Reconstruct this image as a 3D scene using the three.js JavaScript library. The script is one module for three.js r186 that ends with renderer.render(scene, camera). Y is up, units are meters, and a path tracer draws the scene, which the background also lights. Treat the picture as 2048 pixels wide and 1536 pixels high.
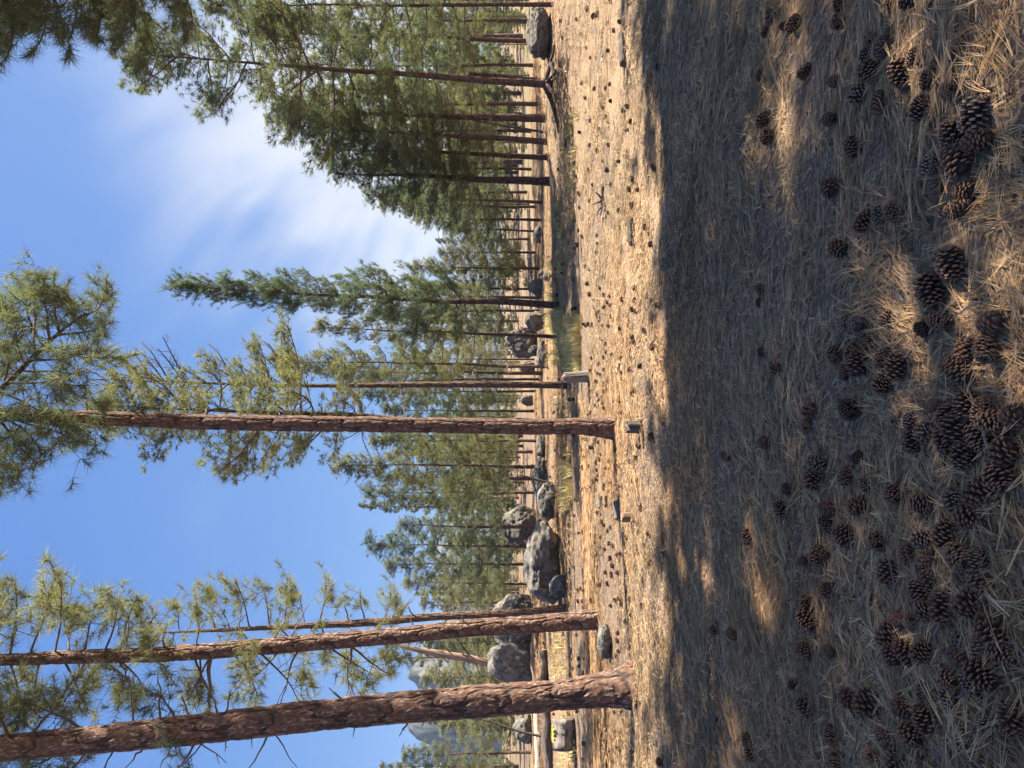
import * as THREE from 'three';
import { mergeGeometries, mergeVertices } from 'three/addons/utils/BufferGeometryUtils.js';

// ------------------------------------------------------------------ camera, sky, sun, exposure
const scene = new THREE.Scene();
const F = 1420, EYE = 1.55, PITCH = Math.atan(24 / 1420);          // the camera is held sideways: the sky lies to the picture's left
const camera = new THREE.PerspectiveCamera(2 * Math.atan(768 / F) * 180 / Math.PI, 1024 / 768, 0.05, 4000);
camera.position.set(0, EYE, 0);
camera.up.set(1, 0, 0);
camera.lookAt(0, EYE - Math.tan(PITCH), -1);
scene.add(camera);

const V3 = (x, y, z) => new THREE.Vector3(x, y, z);
const SUN = V3(Math.cos(0.30) * Math.cos(0.80), Math.sin(0.80), -Math.sin(0.30) * Math.cos(0.80)).normalize();
const sun = new THREE.DirectionalLight(new THREE.Color().setRGB(1.0, 0.90, 0.76), 5.0);
sun.name = 'sun';
sun.position.copy(SUN).multiplyScalar(60).add(V3(0, 0, -14));
sun.target.position.set(0, 0, -14);
sun.castShadow = true;
Object.assign(sun.shadow.camera, { left: -45, right: 45, top: 45, bottom: -45, near: 1, far: 160 });
sun.shadow.mapSize.set(4096, 4096);
scene.add(sun, sun.target);

const renderer = new THREE.WebGLRenderer({ antialias: true });
renderer.setSize(1024, 768);
renderer.shadowMap.enabled = true;
renderer.toneMapping = THREE.LinearToneMapping;
renderer.toneMappingExposure = 3.9;

// ------------------------------------------------------------------ random numbers and noise
function rand(seed) {
  let a = seed >>> 0;
  return () => { a = (a + 0x6D2B79F5) | 0; let t = Math.imul(a ^ (a >>> 15), 1 | a); t = (t + Math.imul(t ^ (t >>> 7), 61 | t)) ^ t; return ((t ^ (t >>> 14)) >>> 0) / 4294967296; };
}
const hash = (x, y, z = 0) => { let h = Math.imul(x | 0, 374761393) ^ Math.imul(y | 0, 668265263) ^ Math.imul(z | 0, 1274126177); h = Math.imul(h ^ (h >>> 13), 1274126177); return ((h ^ (h >>> 16)) >>> 0) / 4294967296; };
const mix = (a, b, t) => a + (b - a) * t, clamp = (x, a = 0, b = 1) => Math.min(b, Math.max(a, x)), sstep = (a, b, x) => { const t = clamp((x - a) / (b - a)); return t * t * (3 - 2 * t); };
function noise3(x, y, z = 0, px = 0, py = 0) {          // value noise, tiling over px, py cells where those are given
  const ix = Math.floor(x), iy = Math.floor(y), iz = Math.floor(z); let fx = x - ix, fy = y - iy, fz = z - iz;
  fx = fx * fx * (3 - 2 * fx); fy = fy * fy * (3 - 2 * fy); fz = fz * fz * (3 - 2 * fz);
  let x0 = ix, x1 = ix + 1, y0 = iy, y1 = iy + 1;
  if (px) { x0 = ((x0 % px) + px) % px; x1 = ((x1 % px) + px) % px; }
  if (py) { y0 = ((y0 % py) + py) % py; y1 = ((y1 % py) + py) % py; }
  let a = hash(x0, y0, iz), b = hash(x1, y0, iz), c = hash(x0, y1, iz), d = hash(x1, y1, iz), lo = a + (b - a) * fx, hi = c + (d - c) * fx, r = lo + (hi - lo) * fy;
  if (fz === 0) return r;
  a = hash(x0, y0, iz + 1); b = hash(x1, y0, iz + 1); c = hash(x0, y1, iz + 1); d = hash(x1, y1, iz + 1); lo = a + (b - a) * fx; hi = c + (d - c) * fx;
  return r + (lo + (hi - lo) * fy - r) * fz;
}
function fbm(x, y, z = 0, oct = 4, px = 0, py = 0) {
  let s = 0, a = 0.5, n = 0;
  for (let i = 0; i < oct; i++) { s += a * noise3(x, y, z + i * 17, px, py); n += a; a *= 0.5; x *= 2; y *= 2; z *= 2; px *= 2; py *= 2; }
  return s / n;
}

// sky: clear mountain air with thin streaks of cirrus towards the sun
{
  const W = 1536, H = 768, data = new Float32Array(W * H * 4), d = V3(), k = 1 / 3.9, dirOf = (az, el) => V3(Math.cos(el) * Math.sin(az), Math.sin(el), -Math.cos(el) * Math.cos(az)), BANK = dirOf(0.40, 0.10), BANK2 = dirOf(2.3, 0.5);
  for (let r = 0; r < H; r++) for (let c = 0; c < W; c++) {
    const el = ((r + 0.5) / H - 0.5) * Math.PI, az = ((c + 0.5) / W - 0.5) * 2 * Math.PI;
    d.set(Math.cos(el) * Math.cos(az), Math.sin(el), Math.cos(el) * Math.sin(az));
    const up = Math.max(0, d.y), t = Math.pow(up, 0.55), cs = d.dot(SUN);
    let R = mix(0.29, 0.030, t), G = mix(0.52, 0.180, t), B = mix(0.88, 0.68, t);
    const glow = Math.pow(clamp(cs * 0.5 + 0.5), 5);
    R += 0.22 * glow; G += 0.22 * glow; B += 0.16 * glow;
    if (d.y > 0.01) {
      const q = 1 / (d.y + 0.16), X = d.x * q, Z = d.z * q, a = 2.1, u = X * Math.cos(a) + Z * Math.sin(a), v = -X * Math.sin(a) + Z * Math.cos(a);
      const wob = fbm(u * 1.1 + 3, v * 1.1, 2, 3) * 1.1;
      const fine = fbm(u * 2.0 + wob, v * 9 + wob * 2, 5, 5), wide = fbm(u * 0.8 + 9, v * 1.7 + wob, 8, 3);
      const bank = Math.max(sstep(0.86, 1.0, d.dot(BANK)), 0.75 * sstep(0.7, 0.99, d.dot(BANK2)));
      const al = clamp(sstep(0.38, 0.86, wide * 0.40 + fine * 0.42 + 0.46 * bank - 0.07) * (0.10 + 0.68 * bank)) * sstep(0.0, 0.06, d.y);
      const cl = 0.92 + 0.35 * glow;
      R = mix(R, cl, al); G = mix(G, cl, al); B = mix(B, cl * 1.03, al);
    }
    const i = (r * W + c) * 4;
    if (d.y < 0) { R = 0.26; G = 0.22; B = 0.17; }
    data[i] = R * k; data[i + 1] = G * k; data[i + 2] = B * k; data[i + 3] = 1;
  }
  const tex = new THREE.DataTexture(data, W, H, THREE.RGBAFormat, THREE.FloatType);
  tex.mapping = THREE.EquirectangularReflectionMapping; tex.magFilter = tex.minFilter = THREE.LinearFilter; tex.needsUpdate = true;
  scene.background = tex; scene.environment = tex;
}

// ------------------------------------------------------------------ bookkeeping
const taken = {};
function numbered(name) { const n = taken[name] = (taken[name] ?? -1) + 1; return n ? name + '_' + String(n).padStart(3, '0') : name; }
function shade(o) { o.traverse((m) => { if (m.isMesh) { m.castShadow = true; m.receiveShadow = true; } }); return o; }
function thing(o, name, label, category, group, kind) {
  o.name = numbered(name);
  Object.assign(o.userData, { label, category });
  if (group) o.userData.group = group;
  if (kind) o.userData.kind = kind;
  scene.add(o); shade(o);
  return o;
}
function part(parent, geo, mat, name, kind) { const m = new THREE.Mesh(geo, mat); m.name = name; if (kind) m.userData.kind = kind; m.castShadow = m.receiveShadow = true; parent.add(m); return m; }
const C = (r, g, b) => new THREE.Color().setRGB(r, g, b);

// ------------------------------------------------------------------ terrain and the photograph's measures
function H(x, z) {
  const r = Math.hypot(x, z);
  let h = (fbm(x * 0.8 + 5, z * 0.8 + 5, 0, 2) - 0.5) * 0.10 * sstep(0.5, 3, r) + (fbm(x * 0.13 + 31, z * 0.13 + 7, 0, 2) - 0.5) * 0.5 * sstep(12, 40, r);
  h += 0.36 * Math.exp(-(((x - 9.2) / 3.6) ** 2 + ((z + 18.4) / 2.6) ** 2)) + 0.10 * Math.exp(-(((x - 6.5) / 1.6) ** 2 + ((z + 19) / 1.6) ** 2));
  h += 0.16 * Math.exp(-(((x + 8) / 5) ** 2 + ((z + 22) / 2.2) ** 2)) + 0.10 * Math.exp(-(((x + 2) / 4) ** 2 + ((z + 17.5) / 1.2) ** 2));
  return Math.min(h, 60);
}
const sp = Math.sin(PITCH), cp = Math.cos(PITCH);
function ray(px, py) { const U = (768 - py) / F, W = (1024 - px) / F; return V3(U, -sp + cp * W, -cp - sp * W); }
function at(px, py, depth) { const d = ray(px, py); return d.multiplyScalar(depth / -d.z).add(V3(0, EYE, 0)); }
function onGround(px, py) {
  const d = ray(px, py); let t = 2.1 / Math.max(0.02, -d.y) * 0.7;
  for (let i = 0; i < 30; i++) { const h = H(d.x * t, d.z * t), n = (EYE - h) / Math.max(0.005, -d.y); t = mix(t, n, 0.6); }
  return V3(d.x * t, H(d.x * t, d.z * t), d.z * t);
}

// ------------------------------------------------------------------ textures
function makeTex(n, fn, srgb, m = n) {          // fn(u, v) gives three numbers 0..1 (linear for colours)
  const d = new Uint8Array(n * m * 4), enc = (c) => srgb ? (c <= 0.0031308 ? 12.92 * c : 1.055 * Math.pow(c, 1 / 2.4) - 0.055) : c;
  for (let y = 0; y < m; y++) for (let x = 0; x < n; x++) { const p = fn((x + 0.5) / n, (y + 0.5) / m), i = (y * n + x) * 4; for (let k = 0; k < 3; k++) d[i + k] = clamp(enc(p[k])) * 255; d[i + 3] = 255; }
  const t = new THREE.DataTexture(d, n, m, THREE.RGBAFormat);
  t.wrapS = t.wrapT = THREE.RepeatWrapping; t.magFilter = THREE.LinearFilter; t.minFilter = THREE.LinearMipmapLinearFilter; t.generateMipmaps = true;
  if (srgb) t.colorSpace = THREE.SRGBColorSpace;
  t.needsUpdate = true;
  return t;
}
function cells(u, v, nx, ny, seed) {            // tiling cellular pattern: [distance to the nearest edge, id]
  const x = u * nx, y = v * ny, ix = Math.floor(x), iy = Math.floor(y); let f1 = 9, f2 = 9, id = 0;
  for (let a = -1; a <= 1; a++) for (let b = -1; b <= 1; b++) {
    const cx = ix + a, cy = iy + b, wx = ((cx % nx) + nx) % nx, wy = ((cy % ny) + ny) % ny, h = hash(wx, wy, seed), g = hash(wx, wy, seed + 1);
    const dx = cx + 0.15 + 0.7 * h - x, dy = cy + 0.15 + 0.7 * g - y, q = Math.sqrt(dx * dx + dy * dy);
    if (q < f1) { f2 = f1; f1 = q; id = hash(wx, wy, seed + 2); } else if (q < f2) f2 = q;
  }
  return [f2 - f1, id];
}
// bark of yellow pine: scaly plates between dark furrows; one tile is one turn round the trunk
const BN = 1024, barkH = new Float32Array(BN * BN), barkC = new Float32Array(BN * BN * 3);
for (let y = 0; y < BN; y++) for (let x = 0; x < BN; x++) {
  const u = x / BN, v = y / BN, w1 = fbm(u * 5, v * 4, 1, 3, 5, 4) - 0.5, n0 = fbm(u * 24, v * 20, 90, 2, 24, 20) - 0.5, wu = u + w1 * 0.10, wv = v + w1 * 0.13;
  const rA = Math.abs(2 * fbm(wu * 8, wv * 3, 40, 4, 8, 3) - 1), rB = Math.abs(2 * fbm(wu * 9, wv * 8, 77, 3, 9, 8) - 1), [e2, id2] = cells(wu + n0 * 0.04, wv + n0 * 0.04, 40, 28, 51), n = fbm(u * 70, v * 48, 4, 2, 70, 48);
  const fw = 0.06 + 0.20 * fbm(u * 3, v * 3, 33, 2, 3, 3), furrow = sstep(0.01, fw, rA) * (0.65 + 0.35 * sstep(0.01, 0.12, rB)), flake = sstep(0.0, 0.14, e2);
  barkH[y * BN + x] = furrow * (0.50 + 0.5 * Math.min(1, rA * 1.3)) * 0.75 + flake * furrow * 0.22 * (0.3 + id2) + n * 0.12;
  const tone = 0.55 + 0.80 * id2, pale = sstep(0.66, 0.95, id2) * furrow, red = sstep(0.5, 0.05, id2) * furrow;
  const deep = [0.042, 0.028, 0.022], edge = furrow * (0.50 + 0.50 * flake);
  for (let k = 0; k < 3; k++) { let q = [0.150, 0.088, 0.062][k] * tone; q = mix(q, [0.30, 0.225, 0.180][k], pale * 0.75); q = mix(q, [0.175, 0.072, 0.040][k], red * 0.6); barkC[(y * BN + x) * 3 + k] = mix(deep[k], q, edge) * (0.68 + 0.64 * n); }
}
const barkMap = makeTex(BN, (u, v) => { const i = Math.floor(v * BN) * BN + Math.floor(u * BN); return [barkC[i * 3], barkC[i * 3 + 1], barkC[i * 3 + 2]]; }, true);
const barkBump = makeTex(BN, (u, v) => { const q = barkH[Math.floor(v * BN) * BN + Math.floor(u * BN)]; return [q, q, q]; });
function barkAt(u, v) {
  u = ((u % 1) + 1) % 1 * BN; v = ((v % 1) + 1) % 1 * BN; const x = Math.floor(u) % BN, y = Math.floor(v) % BN, x1 = (x + 1) % BN, y1 = (y + 1) % BN, fx = u - Math.floor(u), fy = v - Math.floor(v);
  return mix(mix(barkH[y * BN + x], barkH[y * BN + x1], fx), mix(barkH[y1 * BN + x], barkH[y1 * BN + x1], fx), fy);
}
const duffMap = makeTex(768, (u, v) => {
  const a = fbm(u * 12, v * 12, 2, 5, 12, 12), b = noise3(u * 300, v * 300, 1, 300, 300), [e, id] = cells(u + (a - 0.5) * 0.02, v, 90, 90, 5), s = noise3(u * 40 + v * 80, v * 260 - u * 60, 7, 40, 20), s2 = noise3(u * 260 - v * 80, v * 40 + u * 80, 3, 20, 40);
  const streak = Math.max(sstep(0.62, 0.9, s), sstep(0.62, 0.9, s2)), k = (0.55 + 0.6 * a) * (0.7 + 0.6 * b) * (0.8 + 0.4 * id);
  const base = [0.115, 0.082, 0.056].map((q) => q * k), tan = [0.46, 0.30, 0.155];
  return base.map((q, i) => mix(q, tan[i] * (0.7 + 0.6 * b), streak * 0.65));
}, true);
const duffBump = makeTex(512, (u, v) => { const q = 0.5 * fbm(u * 20, v * 20, 2, 5, 20, 20) + 0.3 * noise3(u * 40, v * 260, 7, 40, 260) + 0.2 * noise3(u * 260, v * 40, 3, 260, 40); return [q, q, q]; });
const rockMap = makeTex(768, (u, v) => {
  const a = fbm(u * 5, v * 5, 1, 5, 5, 5), b = noise3(u * 220, v * 220, 4, 220, 220), lich = sstep(0.52, 0.62, fbm(u * 11, v * 11, 6, 5, 11, 11)), pale = sstep(0.60, 0.72, fbm(u * 16, v * 16, 12, 4, 16, 16)), warm = sstep(0.5, 0.7, fbm(u * 3, v * 3, 21, 3, 3, 3));
  const k = (0.65 + 0.6 * a) * (0.72 + 0.56 * b);
  let c = [0.235, 0.212, 0.182].map((q, i) => mix(q, [0.28, 0.21, 0.15][i], warm * 0.6) * k);
  c = c.map((q, i) => mix(q, [0.075, 0.072, 0.068][i] * (0.7 + 0.6 * b), lich * 0.85));
  return c.map((q, i) => mix(q, [0.42, 0.42, 0.37][i], pale * 0.45));
}, true);
const rockBump = makeTex(512, (u, v) => { const q = 0.65 * fbm(u * 9, v * 9, 1, 6, 9, 9) + 0.35 * noise3(u * 200, v * 200, 4, 200, 200); return [q, q, q]; });
const woodMap = makeTex(512, (u, v) => { const g = noise3(u * 46, v * 5, 1, 46, 5), f = noise3(u * 120, v * 9, 5, 120, 9), a = fbm(u * 5, v * 5, 8, 4, 5, 5), crack = sstep(0.80, 0.88, noise3(u * 30, v * 3, 15, 30, 3)); const k = (0.6 + 0.5 * g) * (0.75 + 0.5 * f) * (0.7 + 0.6 * a) * (1 - 0.75 * crack); return [k, k * 0.98, k * 0.95]; }, true);
const woodBump = makeTex(512, (u, v) => { const q = 0.5 * noise3(u * 46, v * 5, 1, 46, 5) + 0.3 * noise3(u * 120, v * 9, 5, 120, 9) + 0.2 - 0.5 * sstep(0.80, 0.88, noise3(u * 30, v * 3, 15, 30, 3)) + 0.3; return [q, q, q]; });

const M = {
  bark: new THREE.MeshStandardMaterial({ map: barkMap, bumpMap: barkBump, bumpScale: 0.012, roughness: 0.95 }),
  barkFine: new THREE.MeshStandardMaterial({ map: barkMap, bumpMap: barkBump, bumpScale: 0.02, roughness: 0.95 }),
  barkDark: new THREE.MeshStandardMaterial({ map: barkMap, bumpMap: barkBump, bumpScale: 0.02, roughness: 0.95, color: C(0.72, 0.72, 0.75) }),
  twig: new THREE.MeshStandardMaterial({ color: C(0.105, 0.078, 0.062), roughness: 0.95 }),
  dead: new THREE.MeshStandardMaterial({ color: C(0.155, 0.125, 0.105), map: woodMap, roughness: 0.95 }),
  ground: new THREE.MeshStandardMaterial({ map: duffMap, bumpMap: duffBump, bumpScale: 0.02, roughness: 1, vertexColors: true }),
  litter: new THREE.MeshStandardMaterial({ vertexColors: true, roughness: 0.75 }),
  grass: new THREE.MeshStandardMaterial({ vertexColors: true, roughness: 0.8 }),
  cone: new THREE.MeshStandardMaterial({ vertexColors: true, roughness: 0.7 }),
  coneGrey: new THREE.MeshStandardMaterial({ vertexColors: true, roughness: 0.9, color: C(1.3, 1.75, 2.3) }),
  coneDark: new THREE.MeshStandardMaterial({ vertexColors: true, roughness: 0.8, color: C(0.55, 0.55, 0.6) }),
  rock: new THREE.MeshStandardMaterial({ color: C(0.72, 0.72, 0.72), map: rockMap, bumpMap: rockBump, bumpScale: 0.03, roughness: 0.95 }),
  greyWood: new THREE.MeshStandardMaterial({ map: woodMap, bumpMap: woodBump, bumpScale: 0.008, roughness: 0.95, color: C(0.25, 0.215, 0.185) }),
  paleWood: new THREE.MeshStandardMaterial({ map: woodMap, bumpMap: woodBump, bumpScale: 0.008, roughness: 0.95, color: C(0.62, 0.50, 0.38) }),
  darkWood: new THREE.MeshStandardMaterial({ map: woodMap, bumpMap: woodBump, bumpScale: 0.010, roughness: 0.95, color: C(0.12, 0.098, 0.085) }),
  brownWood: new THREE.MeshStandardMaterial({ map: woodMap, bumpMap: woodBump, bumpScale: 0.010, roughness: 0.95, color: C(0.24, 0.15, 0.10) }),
  cutWood: new THREE.MeshStandardMaterial({ map: woodMap, roughness: 0.9, color: C(0.42, 0.30, 0.19) }),
  snagWood: new THREE.MeshStandardMaterial({ map: woodMap, bumpMap: woodBump, bumpScale: 0.010, roughness: 0.95, color: C(0.36, 0.245, 0.185) }),
  lichen: new THREE.MeshStandardMaterial({ color: C(0.52, 0.50, 0.07), roughness: 1 }),
  mountain: new THREE.MeshStandardMaterial({ vertexColors: true, roughness: 1 }),
};
const leafMat = (r, g, b) => new THREE.MeshPhysicalMaterial({ vertexColors: true, roughness: 1.0, transmission: 0.5, thickness: 0, color: C(r, g, b), side: THREE.DoubleSide });
const LEAF = [leafMat(1, 1, 1), leafMat(1.25, 1.12, 0.95), leafMat(0.80, 0.93, 1.0), leafMat(1.45, 1.2, 0.9)];

// ------------------------------------------------------------------ ground, mountains
{
  const rings = 250, seg = 300, pos = [], uv = [], col = [], idx = [];
  for (let i = 0; i <= rings; i++) for (let j = 0; j <= seg; j++) {
    const r = i === 0 ? 0 : 0.35 * Math.pow(1700 / 0.35, (i - 1) / (rings - 1)), a = j / seg * 2 * Math.PI, x = r * Math.sin(a), z = -r * Math.cos(a);
    pos.push(x, H(x, z), z); uv.push(x / 2.3, z / 2.3);
    const n = fbm(x * 0.35 + 40, z * 0.35, 1, 4), mat = sstep(0.35, 0.65, n), meadow = sstep(0.5, 0.66, fbm(x * 0.05 + 9, z * 0.05, 6, 3)) * sstep(22, 45, r);
    col.push(mix(mix(0.9, 1.35, mat), 1.0, meadow), mix(mix(0.9, 1.28, mat), 1.1, meadow), mix(mix(0.92, 1.15, mat), 0.85, meadow));
  }
  const w = seg + 1;
  for (let i = 0; i < rings; i++) for (let j = 0; j < seg; j++) { const a = i * w + j; idx.push(a, a + 1, a + w, a + 1, a + w + 1, a + w); }
  const g = new THREE.BufferGeometry();
  g.setAttribute('position', new THREE.Float32BufferAttribute(pos, 3)); g.setAttribute('uv', new THREE.Float32BufferAttribute(uv, 2)); g.setAttribute('color', new THREE.Float32BufferAttribute(col, 3));
  g.setIndex(idx); g.computeVertexNormals();
  if (g.attributes.normal.getY(5000) < 0) { for (let i = 0; i < idx.length; i += 3) { const t = idx[i]; idx[i] = idx[i + 1]; idx[i + 1] = t; } g.setIndex(idx); g.computeVertexNormals(); }
  const m = new THREE.Mesh(g, M.ground);
  thing(m, 'ground', 'forest floor of brown duff and dry earth under the pines', 'ground', null, 'structure');
}
function mountain(d, depthSpan, ridge, rough, paint, label) {     // ridge: [py, px] pairs of its skyline in the photograph
  const nx = 140, nz = 36, pos = [], col = [], idx = [];
  for (let j = 0; j <= nz; j++) for (let i = 0; i <= nx; i++) {
    const py = mix(ridge[0][0], ridge.at(-1)[0], i / nx); let k = 0; while (k < ridge.length - 2 && (ridge[k + 1][0] - py) * Math.sign(ridge.at(-1)[0] - ridge[0][0]) < 0) k++;
    const t = clamp((py - ridge[k][0]) / (ridge[k + 1][0] - ridge[k][0])), top = at(mix(ridge[k][1], ridge[k + 1][1], t), py, d), q = j / nz, z = -d + depthSpan * (0.5 - q) * 2;
    const prof = Math.pow(Math.sin(q * Math.PI), 0.8), n = fbm(i * 0.16, j * 0.3, d, 5) - 0.5;
    const x = top.x * (-z / d), y = -20 + (top.y + 20) * prof * (1 + n * rough * (1 - Math.abs(q - 0.5) * 0.6));
    pos.push(x, y, z); const c = paint(y / top.y, fbm(i * 0.9, j * 1.6, 3 + d, 4), py); col.push(...c);
  }
  for (let j = 0; j < nz; j++) for (let i = 0; i < nx; i++) { const a = j * (nx + 1) + i; idx.push(a, a + 1, a + nx + 1, a + 1, a + nx + 2, a + nx + 1); }
  const g = new THREE.BufferGeometry(); g.setAttribute('position', new THREE.Float32BufferAttribute(pos, 3)); g.setAttribute('color', new THREE.Float32BufferAttribute(col, 3)); g.setIndex(idx); g.computeVertexNormals();
  thing(new THREE.Mesh(g, M.mountain), 'mountain', label, 'mountain', null, 'structure');
}
mountain(1500, 420, [[-500, 905], [100, 900], [380, 890], [470, 872], [520, 900], [600, 925], [760, 915], [900, 930], [1100, 880], [1400, 900], [1800, 880], [2300, 900]], 0.22,
  (h, n, py) => h > 0.88 && n > 0.53 && py > 380 && py < 560 ? [0.40, 0.40, 0.40] : n > 0.55 ? [0.085, 0.082, 0.075] : [0.032, 0.040, 0.028], 'far hazy mountain ridge with snow streaks behind the pines');
mountain(620, 130, [[1240, 905], [1290, 870], [1330, 838], [1352, 822], [1380, 840], [1410, 822], [1440, 812], [1462, 812], [1480, 826], [1496, 872], [1540, 890], [1700, 900], [2000, 895]], 0.25,
  (h, n) => n > 0.46 ? [0.095, 0.092, 0.086] : [0.030, 0.038, 0.026], 'grey rocky hill behind the leftmost big trunk');

// ------------------------------------------------------------------ tubes, trunks
function tube(pts, radii, sides, mat = null, uvScale = 1, jit = 0, R = null) {      // a tapered tube through points, closed at both ends
  const n = pts.length, pos = [], uv = [], idx = [], T = V3(), N = V3(), B = V3(), p = V3(); let len = 0;
  N.set(0, 0, 1);
  for (let i = 0; i < n; i++) {
    T.subVectors(pts[Math.min(n - 1, i + 1)], pts[Math.max(0, i - 1)]).normalize();
    if (Math.abs(T.dot(N)) > 0.95) N.set(1, 0, 0);
    N.addScaledVector(T, -N.dot(T)).normalize(); B.crossVectors(T, N);
    if (i) len += pts[i].distanceTo(pts[i - 1]);
    for (let j = 0; j <= sides; j++) {
      const a = j / sides * 2 * Math.PI, r = radii[i] * (jit && R ? 1 + (hash(j % sides, i, 7 + Math.floor(jit * 999)) - 0.5) * jit : 1);
      p.copy(pts[i]).addScaledVector(N, Math.cos(a) * r).addScaledVector(B, Math.sin(a) * r);
      pos.push(p.x, p.y, p.z); uv.push(j / sides, len * uvScale);
    }
  }
  for (let i = 0; i < n - 1; i++) for (let j = 0; j < sides; j++) { const a = i * (sides + 1) + j, b = a + sides + 1; idx.push(a, a + 1, b, a + 1, b + 1, b); }
  for (const [i, f] of [[0, 1], [n - 1, 0]]) { const c = pos.length / 3; pos.push(pts[i].x, pts[i].y, pts[i].z); uv.push(0.5, len * uvScale); for (let j = 0; j < sides; j++) { const a = i * (sides + 1) + j; f ? idx.push(a + 1, a, c) : idx.push(a, a + 1, c); } }
  const g = new THREE.BufferGeometry(); g.setAttribute('position', new THREE.Float32BufferAttribute(pos, 3)); g.setAttribute('uv', new THREE.Float32BufferAttribute(uv, 2)); g.setIndex(idx); g.computeVertexNormals();
  return g;
}
function trunkGeo(pts, radii, { sides = 14, step = 0.25, relief = 0, flare = 0.35, lobes = 5, seed = 1, open = false } = {}) {   // points relative to the tree's base
  const cx = new THREE.CatmullRomCurve3(pts, false, 'centripetal'), L = cx.getLength(), n = Math.max(6, Math.round(L / step)), r0 = radii[0], circ = 2 * Math.PI * r0, off = hash(seed, 3);
  const pos = [], uv = [], idx = [], T = V3(), N = V3(), B = V3(), p = V3(), q = V3();
  for (let i = 0; i <= n; i++) {
    const t = i / n; cx.getPointAt(t, p); cx.getTangentAt(t, T); N.set(1, 0, 0).addScaledVector(T, -T.x).normalize(); B.crossVectors(T, N);
    const tt = cx.getUtoTmapping(t) * (radii.length - 1), k = Math.min(radii.length - 2, Math.floor(tt)), rr = mix(radii[k], radii[k + 1], tt - k), h = t * L;
    for (let j = 0; j <= sides; j++) {
      const a = j / sides * 2 * Math.PI, u = j / sides, v = h / circ + off * 7;
      let r = rr * (1 + flare * Math.exp(-h / (r0 * 1.3)) * (0.7 + 0.6 * Math.cos(lobes * a + seed)) + 0.05 * (noise3(Math.cos(a) * 1.5 + 5, Math.sin(a) * 1.5 + 5, h * 1.6 + seed) - 0.5));
      if (relief) r += (barkAt(u + off, v) - 0.62) * relief * Math.min(1, rr / r0 + 0.2);
      q.copy(p).addScaledVector(N, Math.cos(a) * r).addScaledVector(B, Math.sin(a) * r);
      pos.push(q.x, q.y, q.z); uv.push(u + off, v);
    }
  }
  for (let i = 0; i < n; i++) for (let j = 0; j < sides; j++) { const a = i * (sides + 1) + j, b = a + sides + 1; idx.push(a, a + 1, b, a + 1, b + 1, b); }
  const c = pos.length / 3; cx.getPointAt(1, p); pos.push(p.x, p.y, p.z); uv.push(0.5, 0.5); for (let j = 0; j < sides; j++) { const a = n * (sides + 1) + j; idx.push(a, a + 1, c); }
  const g = new THREE.BufferGeometry(); g.setAttribute('position', new THREE.Float32BufferAttribute(pos, 3)); g.setAttribute('uv', new THREE.Float32BufferAttribute(uv, 2)); g.setIndex(idx); g.computeVertexNormals();
  const nn = g.attributes.normal; for (let i = 0; i <= n; i++) { const a = i * (sides + 1), b = a + sides; const v = V3(nn.getX(a) + nn.getX(b), nn.getY(a) + nn.getY(b), nn.getZ(a) + nn.getZ(b)).normalize(); nn.setXYZ(a, v.x, v.y, v.z); nn.setXYZ(b, v.x, v.y, v.z); }
  return g;
}

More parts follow.
